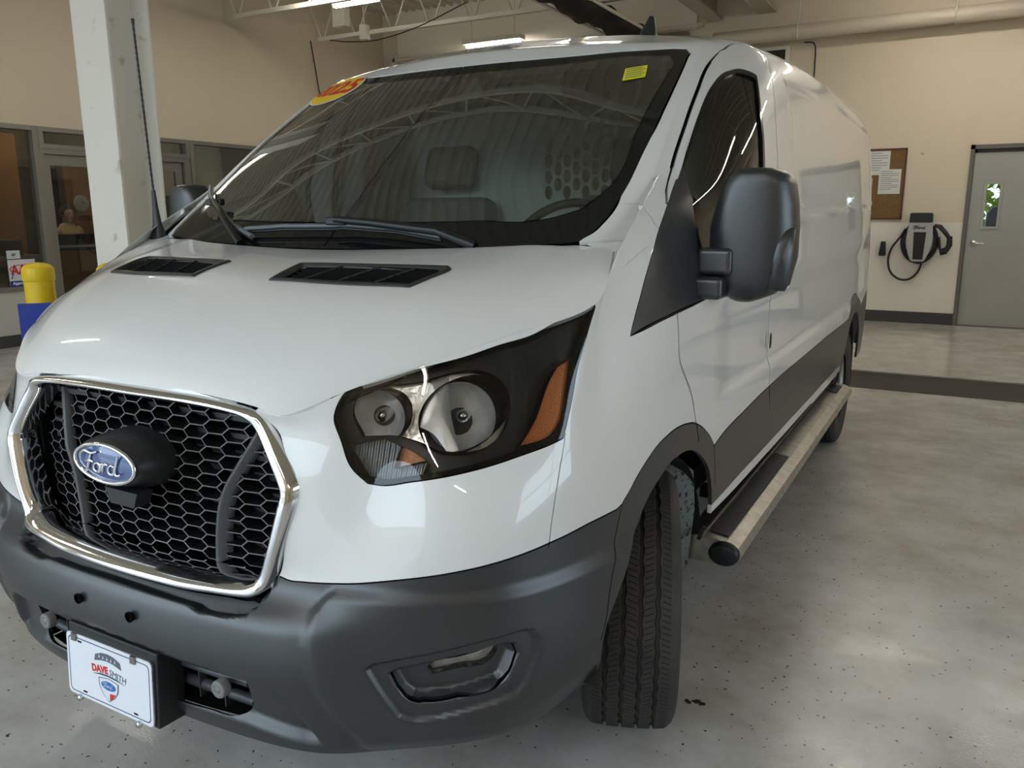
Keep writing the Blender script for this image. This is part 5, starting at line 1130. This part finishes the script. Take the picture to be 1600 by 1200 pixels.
# decals on the office glazing
def decal(name, lab, y0, y1, z0, z1, col):
    t = thing(name, lab, 'sign', (XL-.030, y0, z0)); m = MB(); m.box(0, .003, 0, y1-y0, 0, z1-z0); m.build('sign_face', mat(name+'_face', col, .4), t); return t
t = decal('window_notice', 'small white notice on the glass above the red and blue sign', 4.10, 4.245, .955, 1.045, (.62,.68,.68))
for k, (w_, z) in enumerate(((.05,.045),(.04,.03))): m = MB(); m.box(.003, .0045, .05, .05+w_, z, z+.012); m.build('printed_line', GREYP, t)
t = decal('club_sign', 'white window sign with big red letters and a blue bottom band', 4.10, 4.40, .655, .945, (.70,.70,.72))
M2 = frame((.004, .15, .175), (0, 1, 0), (0, 0, 1))
text_mesh('red_letters', 'AAA', .145, mat('club_red', (.60,.01,.02), .4), M2, t, offset=.003, depth=.0004, sx=.85)
m = MB(); m.tube([M2 @ Vector((.135*math.cos(a), .012+.045*math.sin(a), .0)) for a in ls(PI*.35, PI*1.75, 24)], .004, 5); m.build('red_swoosh', bpy.data.materials['club_red'], t)
m = MB(); m.box(.003, .005, 0, .30, 0, .06); m.build('blue_band', mat('club_blue', (.01,.03,.28), .4), t)
text_mesh('white_letters', 'Approved', .045, bpy.data.materials['sign_white'], frame((.006, .12, .032), (0,1,0), (0,0,1)), t, offset=.0012, depth=.0003)
m = MB(); m.tube([M2 @ Vector(p) for p in ((-.10,-.035,0),(-.118,-.07,0),(-.125,-.095,0))], .005, 5); m.build('blue_tick', bpy.data.materials['club_blue'], t)
# cork notice board
NB = thing('notice_board', 'cork notice board with pinned papers on the back wall', 'board', (.33, YB-.02, 1.335)); w_, h_ = .475, .895
m = MB(); m.box(0, w_, -.004, .015, 0, h_); m.build('cork_panel', mat('cork', (.20,.12,.045), .85, noise=(60,(.16,.09,.03),.4,.6)), NB)
m = MB()
for a in ((-.0,w_,0,.022),(-.0,w_,h_-.022,h_),(0,.02,0,h_),(w_-.02,w_,0,h_)): m.box(a[0], a[1], -.015, .015, a[2], a[3])
m.build('wooden_frame', mat('maroon_frame', (.10,.025,.02), .5), NB)
def paper(x0, x1, z0, z1, lab, col=(.68,.67,.63), rows=8):
    p = thing('pinned_paper', lab, 'paper', (x0, YB-.027-.004*(rows == 10), z0), 0, 'papers pinned on the notice board'); m = MB(); m.box(0, x1-x0, 0, .002, 0, z1-z0); m.build('sheet', mat('paper', col, .6) if 'paper' not in bpy.data.materials else bpy.data.materials['paper'], p)
    for k in range(rows):
        z = (z1-z0)*(.9-.8*k/rows); m = MB(); m.box(.02, (x1-x0)*(.9 if k % 3 else .6), -.001, 0, z, z+.006); m.build('printed_line', GREYP, p)
paper(.36, .61, 1.90, 2.20, 'glossy white sheet at the top left of the notice board'); paper(.495, .755, 1.66, 1.97, 'white printed sheet at the right of the notice board', rows=10); paper(.354, .42, 1.362, 1.86, 'narrow white sheet low on the left edge of the notice board', rows=12)
# charging station
CH = thing('car_charger', 'silver and black wall charger with a coiled black cable', 'charger', (1.04, YB-.005, 1.0)); M_BK = mat('charger_black', (.012,.012,.013), .35); M_SV = mat('charger_silver', (.42,.42,.42), .35, .3)
F_ = lambda y=0: frame((0, y, 0), (1, 0, 0), (0, 0, 1))
body = [(-.125,.36),(-.13,.30),(-.152,.12),(-.15,.02),(-.12,-.09),(-.085,-.175),(-.06,-.195),(.06,-.195),(.085,-.175),(.12,-.09),(.15,.02),(.155,.12),(.135,.30),(.13,.36)]
m = MB(); m.prism(body, .03, .15, F_()); m.build('charger_body', M_SV, CH, .012, 3)
m = MB(); m.prism([(-.13,.30),(.135,.30),(.13,.41),(.115,.42),(-.115,.42),(-.128,.41)], .02, .165, F_()); m.build('black_cap', M_BK, CH, .008)
m = MB(); m.prism([(-.055,-.165),(.06,-.165),(.075,.18),(-.068,.18)], .148, .156, F_()); m.build('display_panel', M_BK, CH, .003)
script('brand_script', .085, .040, frame((0,-.153,.235), (1,0,0), (0,0,1)), M_BK, CH, .0045)
m = MB(); m.lathe([(0,.0),(.14,.0),(.14,.05),(0,.05)], 24, frame((0,0,0), (1,0,0), (0,0,1))); m.build('wall_plate', M_BK, CH)
m = MB()
for k, (ro, dz) in enumerate(((.215,.0),(.20,-.01),(.188,.012))): m.tube([(.01+ro*1.0*math.cos(a)*(1 if math.cos(a) < 0 else .92), -.05-.02*k, .05+dz+ro*1.22*math.sin(a)) for a in ls(0, 2*PI, 36)], .0135, 8, cap=False)
m.tube([(Vector(p)) for p in cr([(-.17,-.07,.22),(-.22,-.07,.12),(-.31,-.06,-.02),(-.345,-.05,-.17),(-.31,-.05,-.33),(-.20,-.05,-.425),(-.08,-.05,-.425),(.01,-.05,-.34),(.05,-.06,-.22)], 5)], .0135, 8); m.build('coiled_cable', M_BK, CH)
m = MB(); m.tube([Vector(p) for p in ((.16,-.09,.26),(.22,-.10,.25),(.29,-.11,.17),(.34,-.11,.10))], [.022,.028,.028,.024], 12); m.tube([Vector(p) for p in ((.34,-.11,.13),(.345,-.11,.02),(.31,-.11,-.06))], [.03,.034,.03], 12); m.tube([Vector(p) for p in ((.32,-.11,-.05),(.25,-.10,-.07))], [.04,.044], 14); m.tube([Vector(p) for p in ((.24,-.10,-.03),(.22,-.10,.12))], .016, 8); m.build('charging_plug', M_BK, CH)
t = thing('wall_holster', 'small black plug holster on the wall left of the charger', 'holster', (.575, YB, .87)); m = MB(); m.prism([(0,.01),(.012,0),(.073,0),(.085,.01),(.072,.185),(.018,.185)], .0, .09, frame((0,0,0), (1,0,0), (0,0,1))); m.build('holster_body', M_BK, t, .006)
t = thing('wall_button', 'tiny round sensor high on the back wall beside the door', 'sensor', (.98, YB, 2.16)); m = MB(); m.lathe([(.0,.012),(.02,.010),(.022,0)], 14, frame((0,0,0), (1,0,0), (0,0,1))); m.build('sensor_body', M_WALL, t)
# dirt spot on the floor
t = thing('floor_debris', 'small dark clump of dirt on the floor beside the front wheel', 'debris', (1.03, 1.158, 0)); m = MB()
for k in range(14):
    a = rng.uniform(0, 2*PI); r = rng.uniform(0, .018); s_ = rng.uniform(.003, .008); m.lathe([(s_,0),(s_*.9,s_*.4),(0,s_*.8)], 6, Matrix.Translation((r*math.cos(a)*1.5, r*math.sin(a), 0)), 0, 2*PI, False)
m.build('dirt_grain', mat('dirt', (.03,.018,.012), .9), t)
# pipe, beams and curtain under the roof at the back
P_ = thing('heating_pipe', 'fat beige pipe running along the top of the back wall', 'pipe', (0, YB-.22, 3.72)); m = MB(); m.tube([(-1.7,0,0),(XR,0,0)], .095, 20); m.build('pipe_run', mat('pipe_paint', (.56,.49,.40), .5), P_)
for x in (-.6, 1.2, 3.0, 4.8): m = MB(); m.tube([(x,0,.09),(x,0,ZC-3.72)], .012, 6); m.tube([(x+.0,.098*math.cos(a),.098*math.sin(a)) for a in ls(0, 2*PI, 16)], .008, 6, cap=False); m.build('pipe_hanger', M_STEEL, P_)
for k, (x, z, wd, lab) in enumerate(((-1.75, 4.02, .20, 'grey steel roof beam above the van roof, left of its twin'), (-1.05, 4.05, .24, 'grey steel roof beam meeting the back wall at the pipe end'))):
    b = thing('roof_beam', lab, 'beam', (x, 0, z), 0, 'steel roof beams'); 
    for nm, a, c in (('lower_flange', -.012, .012), ('upper_flange', .38, .404)): m = MB(); m.box(-wd/2, wd/2, 3.0, YB, a, c); m.build(nm, mat('beam_paint', (.46,.42,.34), .5) if 'beam_paint' not in bpy.data.materials else bpy.data.materials['beam_paint'], b)
    m = MB(); m.box(-.01, .01, 3.0, YB, 0, .39); m.build('web_plate', bpy.data.materials['beam_paint'], b)
t = thing('rolled_curtain', 'black fabric curtain hanging under the roof beams', 'curtain', (-2.55, 0, 3.72)); m = MB()
Y_ = ls(3.4, 10.4, 60); V = []
for j in range(6):
    for i, y in enumerate(Y_): V.append((-.26+.52*j/5, y, .03*math.sin(y*5+j*.8)+.02*math.sin(y*13+j)-.05*math.sin(PI*j/5)))
n = 60; m.add(V, [(j*n+i, j*n+i+1, (j+1)*n+i+1, (j+1)*n+i) for j in range(5) for i in range(n-1)], 0, True); o = m.build('curtain_cloth', M_BLACK, t); o.modifiers.new('s', 'SOLIDIFY').thickness = .03
for x in (-.28,.28): m = MB(); m.tube([(x,3.3,0),(x,10.5,0)], .02, 8); m.build('curtain_track', M_STEEL, t)
# overhead door with a pale header at the left of the back wall
m = MB(); m.box(-7.15, -2.0, YB-.06, YB-.02, 3.93, ZC); o = m.build('trim_4', mat('pale_header', (.82,.76,.64), .6)); struct(o)
OD = thing('sectional_door', 'closed brown overhead door below the pale header', 'garage door', (0, YB-.05, 0)); M_OD = mat('overhead_door', (.20,.16,.11), .55)
for k in range(7): m = MB(); m.box(-7.05, -2.1, -.03, .03, .03+k*.555, .575+k*.555); m.build('door_panel', M_OD, OD, .006)
TR = thing('door_track', 'beige steel track along the bottom of the pale header', 'track', (0, YB-.12, 3.96)); m = MB(); m.box(-7.2, -1.9, -.03, .03, -.02, .03); m.box(-7.22, -7.16, -.03, .05, -.2, .12); m.build('track_rail', M_STEEL, TR)
t = thing('emergency_light', 'small twin-headed emergency light under the door track', 'light', (-6.55, YB-.12, 3.80)); m = MB(); m.box(-.06, .06, -.02, .02, -.03, .03); m.box(-.02, .02, -.01, .02, -.02, .138); m.build('light_body', M_STEEL, t)
m = MB()
for x in (-.06, .06): m.lathe([(0,.03),(.035,.02),(.035,-.02)], 12, frame((x,-.03,-.03), (1,0,0), (0,0,1)))
m.build('lamp_head', mat('lamp_head_white', (.7,.68,.62), .4), t)
t = thing('junction_box', 'beige square box hanging between the two roof joists', 'box', (-6.52, 8.6, 4.16)); m = MB(); m.box(-.11, .11, -.06, .06, -.12, .14); m.build('box_body', M_STEEL, t, .004); m = MB(); m.tube([(0,0,.14),(0,0,.60)], .012, 6); m.build('hanger_rod', M_STEEL, t)
t = thing('small_junction_box', 'small beige box fixed on the lower joist chord', 'box', (-6.33, 8.88, 4.0)); m = MB(); m.box(-.06, .06, -.05, .05, -.10, .10); m.build('box_body', M_STEEL, t, .004); m = MB(); m.tube([(0,0,.1),(-.02,0,.7)], .012, 6); m.build('conduit', M_STEEL, t)
def cable(pts, r, lab): t = thing('hanging_cable', lab, 'cable', pts[0]); m = MB(); m.tube([Vector(p)-Vector(pts[0]) for p in cr(pts, 6)], r, 5); m.build('cable_run', M_BLACK, t)
cable([(-7.0,8.9,3.96),(-6.6,8.9,3.9),(-6.1,8.9,3.88),(-5.4,8.9,3.98),(-4.6,8.9,4.2)], .008, 'black cable sagging below the lower roof joist')
cable([(-7.42,8.94,4.0),(-7.485,9.15,3.3),(-7.492,9.3,2.5)], .009, 'thin black cable hanging down the beige left wall')
cable([(-.55,YB-.03,3.62),(-.42,YB-.03,3.58),(-.40,YB-.03,3.3),(-.40,YB-.03,2.6)], .009, 'thin dark cable running down the back wall from the pipe')
m = MB(); m.box(-1.35, -.72, YB-.05, YB-.01, 3.2, 3.60); o = m.build('trim_5', M_STEEL); struct(o); m = MB(); m.box(-1.30, -.78, YB-.06, YB-.045, 3.25, 3.55); o = m.build('trim_6', M_BLACK); struct(o)
# LED strip lights
def led(x, y, z, L, lab, along='x', grp='LED strip lights'):
    t = thing('strip_light', lab, 'light', (x, y, z), 0 if along == 'x' else PI/2, grp); m = MB(); m.box(-L/2-.04, L/2+.04, -.09, .09, .03, .10); m.build('light_housing', M_STEEL, t, .006)
    m = MB(); m.box(-L/2, L/2, -.035, .035, -.01, .03); m.build('light_diffuser', M_LED, t, .010, 3)
    m = MB()
    for q in (-L*.4, L*.4): m.tube([(q,0,.1),(q,0,ZC-z)], .006, 5)
    m.build('suspension_rod', M_STEEL, t)
led(-5.38, 7.55, 4.0, .70, 'lit strip light nearest the left wall, in front of the joist web'); led(-5.62, 7.02, 4.05, .75, 'lit strip light cut by the top frame edge at the left')
led(-5.1, 10.45, 3.98, .95, 'lit strip light just above the van roof, under the pale header'); led(1.15, 9.4, 4.05, 1.2, 'strip light at the top frame edge above the back wall')
for x, y in ((-5.4,3.4),(-5.4,-.2),(-5.4,-3.8),(-1.9,6.2),(1.0,6.9),(2.6,8.6),(4.4,9.6),(4.9,7.6),(4.9,5.6),(4.6,-3.6),(-1.2,-3.5),(1.9,-3.5)):  # unseen strip lights added to brighten hood, floor and back wall
    led(x, y, 4.05, 1.2, 'strip light overhead, out of frame', 'x', 'LED strip lights out of frame')
# ------------------------------------------------------------------ office behind the glazing
m = MB(); X2 = -11.2; m.box(X2, XL-.2, Y0, YB+2, -.1, 0.002); o = struct(m.build('floor_office', mat('office_carpet', (.10,.085,.07), .9)))
m = MB(); m.box(X2-.1, X2, Y0, YB+2, 0, 3.0); m.box(X2, XL-.2, YB+1.9, YB+2, 0, 3.0); struct(m.build('wall_office', mat('office_wall', (.34,.29,.20), .7)))
m = MB(); m.box(X2, XL-.2, Y0, YB+2, 2.9, 3.0); struct(m.build('ceiling_office', mat('office_ceiling', (.45,.42,.36), .8)))
M_WOOD = mat('orange_wood', (.22,.095,.018), .5, noise=(3,(.18,.075,.012),.3,.7))
for nm, x0_, y0_, y1_, z0_, z1_, lab in (('wood_panel', -10.0, 3.2, 5.78, 0, 2.52, 'orange wood wall panel behind the left office window'), ('wood_panel', -10.3, 6.62, 8.3, 0, 2.45, 'orange wood wall panel behind the seated person')):
    t = thing(nm, lab, 'panel', (x0_, y0_, 0), 0, 'orange wood panels'); m = MB(); m.box(-.05, 0, 0, y1_-y0_, z0_, z1_); m.build('panel_face', M_WOOD, t)
t = thing('wall_clock', 'pale round wall clock right of the seated person', 'clock', (-10.23, 6.80, 1.60)); m = MB(); m.lathe([(0,.03),(.10,.03),(.12,.02),(.125,0)], 28, frame((0,0,0), (0,1,0), (0,0,1))); m.build('clock_face', mat('clock_grey', (.30,.31,.30), .5), t)
m = MB(); m.box(.031,.034,-.004,.004,0,.07); m.box(.031,.034,0,.05,-.004,.004); m.build('clock_hand', M_BLACK, t)
t = thing('reception_desk', 'wooden reception desk with a dark top ledge behind the office door', 'desk', (-9.3, 5.68, 0)); m = MB(); m.box(-.10, 0, 0, 2.2, 0, .94); m.build('desk_front', M_WOOD, t); m = MB(); m.box(-.16, .03, 0, 2.2, 1.02, 1.165); m.build('dark_ledge', mat('dark_ledge_m', (.030,.028,.018), .5), t, .004)
m = MB(); m.box(0, .035, 0, 2.2, .985, 1.02); m.build('metal_strip', mat('strip_steel', (.40,.38,.33), .4, .5), t); m = MB(); m.box(-.12, .005, 0, 2.2, .94, .985); m.build('shadow_gap', M_BLACK, t)  # black strip between the desk front and the metal strip
t = thing('office_counter', 'dark counter with clutter behind the left office window', 'counter', (-9.4, 4.6, 0)); m = MB(); m.box(-.5, 0, 0, 1.05, .86, .90); m.build('counter_top', mat('counter_grey', (.20,.18,.15), .5), t); m = MB(); m.box(-.45, -.02, .05, 1.0, 0, .86); m.build('drawer_unit', mat('drawer_tan', (.18,.14,.10), .6), t)
for k in range(3): m = MB(); m.box(-.02, 0, .55, .95, .15+k*.23, .35+k*.23); m.build('drawer', bpy.data.materials['counter_grey'], t)
t = thing('desk_printer', 'black printer on the office counter', 'printer', (-9.42, 5.0, .90)); m = MB(); m.box(-.35, 0, -.05, .38, 0, .20); m.build('printer_body', M_BLACK, t, .01); m = MB(); m.box(-.30, -.05, 0, .33, .20, .215); m.build('paper_tray', bpy.data.materials['counter_grey'], t)
t = thing('office_doorway', 'dark doorway with a grey frame deep in the office', 'doorway', (X2+.02, 6.2, 0)); m = MB(); m.box(0, .03, -.1, .95, 0, 2.25); m.build('door_frame', M_ALU, t); m = MB(); m.box(.03, .04, 0, .85, 0, 2.15); m.build('dark_opening', M_BLACK, t)
t = thing('office_cabinet', 'dark display cabinet seen through the right office glazing', 'cabinet', (-10.4, 8.6, 0)); m = MB(); m.box(-.4, 0, 0, 1.6, 0, 1.75); m.build('cabinet_body', M_BLACK, t, .01); m = MB(); m.box(0,.02,.05,.75,.1,1.6); m.box(0,.02,.85,1.55,.1,1.6); m.build('cabinet_door', mat('cabinet_brown', (.06,.035,.02), .4), t)
for x, y in ((-9.3, 6.0), (-9.3, 2.5), (-9.3, 9.5)):
    t = thing('office_light', 'recessed office ceiling light', 'light', (x, y, 2.88), 0, 'recessed office lights'); m = MB(); m.box(-.25,.25,-.25,.25,-.0,.02); m.build('light_panel', mat('office_led', (1,1,1), .5, emit=(1,.82,.58), es=7) if 'office_led' not in bpy.data.materials else bpy.data.materials['office_led'], t); m = MB(); m.box(-.28,.28,-.28,.28,.0,.03); m.build('light_frame', M_STEEL, t)
# seated person
def person():
    t = thing('person', 'person with short brown hair in a cream shirt seated behind the desk', 'person', (-9.97, 6.36, .605), 0)
    face = Vector((.93, -.12, 0)).normalized(); 
    J = {'pelvis':(0,0,.05),'waist':(.0,0,.22),'chest':(.02,0,.46),'neck0':(.02,0,.64),'neck1':(.03,0,.72),'shl':(.02,-.19,.58),'shr':(.02,.19,.58),'ell':(.10,-.25,.33),'elr':(.10,.25,.33),'wrl':(.32,-.15,.38),'wrr':(.32,.15,.38),'hipl':(.05,-.10,.03),'hipr':(.05,.10,.03),'knl':(.38,-.12,.05),'knr':(.38,.12,.05),'ftl':(.34,-.12,-.48),'ftr':(.34,.12,-.48),'tol':(.46,-.12,-.54),'tor':(.46,.12,-.54)}
    E = [('pelvis','waist'),('waist','chest'),('chest','neck0'),('neck0','neck1'),('neck0','shl'),('neck0','shr'),('shl','ell'),('shr','elr'),('ell','wrl'),('elr','wrr'),('pelvis','hipl'),('pelvis','hipr'),('hipl','knl'),('hipr','knr'),('knl','ftl'),('knr','ftr'),('ftl','tol'),('ftr','tor')]
    Rr = dict(pelvis=(.13,.16),waist=(.11,.15),chest=(.12,.17),neck0=(.075,.085),neck1=(.052,.055),shl=(.06,.06),shr=(.06,.06),ell=(.045,.045),elr=(.045,.045),wrl=(.03,.03),wrr=(.03,.03),hipl=(.09,.09),hipr=(.09,.09),knl=(.06,.06),knr=(.06,.06),ftl=(.04,.04),ftr=(.04,.04),tol=(.03,.04),tor=(.03,.04))
    def skin(name, keys, edges, R, m, root):
        me = bpy.data.meshes.new(name); me.from_pydata([J[k] for k in keys], [(keys.index(a), keys.index(b)) for a, b in edges], []); o = link(name, me, t, m)
        o.modifiers.new('skin', 'SKIN'); sv = me.skin_vertices[0].data
        for i, k in enumerate(keys): sv[i].radius = R[k]; sv[i].use_root = (k == root)
        s = o.modifiers.new('sub', 'SUBSURF'); s.levels = 2; s.render_levels = 2; return o
    SK = mat('skin_tone', (.42,.24,.16), .55)
    keys = list(J); skin('body', keys, E, Rr, mat('cream_shirt', (.55,.43,.27), .8), 'pelvis')
    bm = bmesh.new(); bmesh.ops.create_uvsphere(bm, u_segments=28, v_segments=20, radius=1)
    for v in bm.verts:
        x, y, z = v.co; w = .082*(1 if z > -.1 else 1+.32*(z+.1)); v.co = Vector((.098*x*(1 if z > -.1 else 1+.18*(z+.1)), w*y, .122*z))
        if x > .55: 
            nz = math.exp(-((z+.12)/.22)**2)*math.exp(-(y/.16)**2); v.co.x += .024*nz; v.co.x -= .012*math.exp(-((z-.08)/.10)**2)*math.exp(-((abs(y)-.36)/.16)**2)
    R_ = Matrix.Translation((.055, 0, .835)) @ Matrix.Rotation(math.radians(10), 4, 'Z'); bm.transform(R_); me = bpy.data.meshes.new('head'); bm.to_mesh(me); bm.free(); me.shade_smooth(); hd = link('head', me, t, SK)
    def blob(name, loc, sc, m, par=hd):
        bm = bmesh.new(); bmesh.ops.create_uvsphere(bm, u_segments=14, v_segments=10, radius=1); bm.transform(R_ @ Matrix.Translation(loc) @ Matrix.Diagonal((*sc, 1))); me = bpy.data.meshes.new(name); bm.to_mesh(me); bm.free(); me.shade_smooth(); return link(name, me, par, m)
    for s in (-1, 1): blob('eye', (.083, s*.031, .008), (.010,.013,.008), mat('eye_dark', (.03,.02,.015), .3) if 'eye_dark' not in bpy.data.materials else bpy.data.materials['eye_dark']); blob('ear', (-.005, s*.083, -.01), (.02,.010,.03), SK)
    blob('mouth', (.088, 0, -.062), (.008,.024,.006), mat('lip', (.30,.10,.08), .5))
    bm = bmesh.new(); bmesh.ops.create_uvsphere(bm, u_segments=28, v_segments=20, radius=1)
    for v in bm.verts: x, y, z = v.co; v.co = Vector((.112*x-.012, .095*y, .130*z+.012))
    bmesh.ops.delete(bm, geom=[f for f in bm.faces if (lambda c: c.x > .045 and c.z < .075 or c.z < -.045 or (c.x > .02 and c.z < .0))(f.calc_center_median())], context='FACES'); bm.transform(R_)
    me = bpy.data.meshes.new('hair'); bm.to_mesh(me); bm.free(); me.shade_smooth(); h = link('hair', me, t, mat('brown_hair', (.055,.03,.018), .7)); h.modifiers.new('s', 'SOLIDIFY').thickness = .012
    for s in (-1, 1):
        k = ['w','p','t1','t2']; J.update(w=(.32,s*.15,.38), p=(.40,s*.13,.375), t1=(.37,s*.10,.365), t2=(.40,s*.085,.36)); ks = ['w','p','t1','t2']; ed = [('w','p'),('w','t1'),('t1','t2')]; RR = dict(w=(.025,.016),p=(.032,.014),t1=(.010,.010),t2=(.008,.008))
        for q in range(4): J['a%d' % q] = (.43, s*(.155-.016*q), .37); J['b%d' % q] = (.455+.006*(q in (1,2)), s*(.157-.017*q), .355); ks += ['a%d' % q, 'b%d' % q]; ed += [('p','a%d' % q),('a%d' % q,'b%d' % q)]; RR['a%d' % q] = (.009,.009); RR['b%d' % q] = (.007,.007)
        skin('hand', ks, ed, RR, SK, 'w')
person()
t = thing('office_chair', 'dark office chair under the seated person', 'chair', (-10.0, 6.36, 0)); m = MB(); m.box(-.22,.20,-.23,.23,.42,.50); m.build('seat', M_BLACK, t, .03, 3); m = MB(); m.box(-.28,-.23,-.21,.21,.6,1.05); m.build('backrest', M_BLACK, t, .02, 3); m = MB(); m.tube([(0,0,.06),(0,0,.38)], .03, 10); m.build('gas_column', M_ALU, t)
for k in range(5): m = MB(); m.tube([(0,0,.08),(.28*math.cos(k*1.257),.28*math.sin(k*1.257),.04)], .018, 6); m.build('leg', M_BLACK, t)
# ------------------------------------------------------------------ outside: paving, shrub behind the door window, dark bin
m = MB(); m.box(-40, 40, YF-40, YF-.2, -.12, -.02); struct(m.build('ground', mat('outdoor_paving', (.42,.41,.38), .8, noise=(2,(.36,.35,.32),.3,.7))))
m = MB(); m.box(-3, 8, YB+.2, YB+12, -.12, -.02); struct(m.build('ground_back', bpy.data.materials['outdoor_paving']))
m = MB(); m.box(XR+.2, XR+20, -12, 14, -.12, -.02); struct(m.build('ground_side', bpy.data.materials['outdoor_paving']))
t = thing('neighbour_building', 'tan building across the yard, behind the camera', 'building', (0, -34, 0)); m = MB(); m.box(-30, 22, -1, 0, 0, 5.2); m.build('wall', mat('tan_block', (.45,.36,.26), .8), t); m = MB(); m.box(-30.2, 22.2, -1.1, .1, 5.2, 5.5); m.build('roof_edge', M_FRAME, t)
sb = thing('shrub', 'leafy green shrub outside the back door window', 'shrub', (1.8, YB+2.3, 0)); m = MB()
for k in range(3600):
    x, y, z = rng.uniform(-.9, .9), rng.uniform(-.5, .5), rng.uniform(.3, 3.0); a, b_ = rng.uniform(0, 2*PI), rng.uniform(-1.2, 1.2); l_ = rng.uniform(.10, .20); dx_, dy_, dz_ = l_*math.cos(a), l_*math.sin(a), l_*math.sin(b_); w_ = .35*l_
    m.add([(x,y,z),(x+dx_/2-dy_*.3,y+dy_/2+dx_*.3,z+dz_/2+.01),(x+dx_,y+dy_,z+dz_),(x+dx_/2+dy_*.3,y+dy_/2-dx_*.3,z+dz_/2)], [(0,1,2,3)])
o = m.build('foliage', mat('leaf_green', (.16,.30,.03), .5, noise=(2,(.30,.42,.06),.35,.65)), sb); o['kind'] = 'stuff'
m = MB()
for k in range(6): a = k*1.05; m.tube([(0,0,0),(.2*math.cos(a),.2*math.sin(a),1),(.5*math.cos(a),.3*math.sin(a),2.2)], [.03,.02,.008], 6)
m.build('stem', mat('stem_brown', (.06,.04,.02), .8), sb)
t = thing('parked_bin', 'dark bin seen low in the back door window', 'bin', (1.87, YB+1.2, 0)); m = MB(); m.prism([(-.18,0),(.14,0),(.12,1.42),(.06,1.50),(-.04,1.50),(-.10,1.42)], -.2, .2, frame((0,0,0), (1,0,0), (0,0,1))); m.build('bin_body', mat('bin_dark', (.02,.022,.03), .4), t, .02)

for nm in ('tread_pad','intake_rib','intake_bar','plate_clip','plate_screw','plate_slot','louvre','vent_divider','board_bracket','suspension_rod','lamp_head','cabinet_door','inner_pillar_trim','door_trim','pipe_hanger','clock_hand','curtain_track','cowl_corner'):
    for o in [o for o in bpy.data.objects if o.name.split('.')[0] == nm and o.type == 'MESH']: split_loose(o)
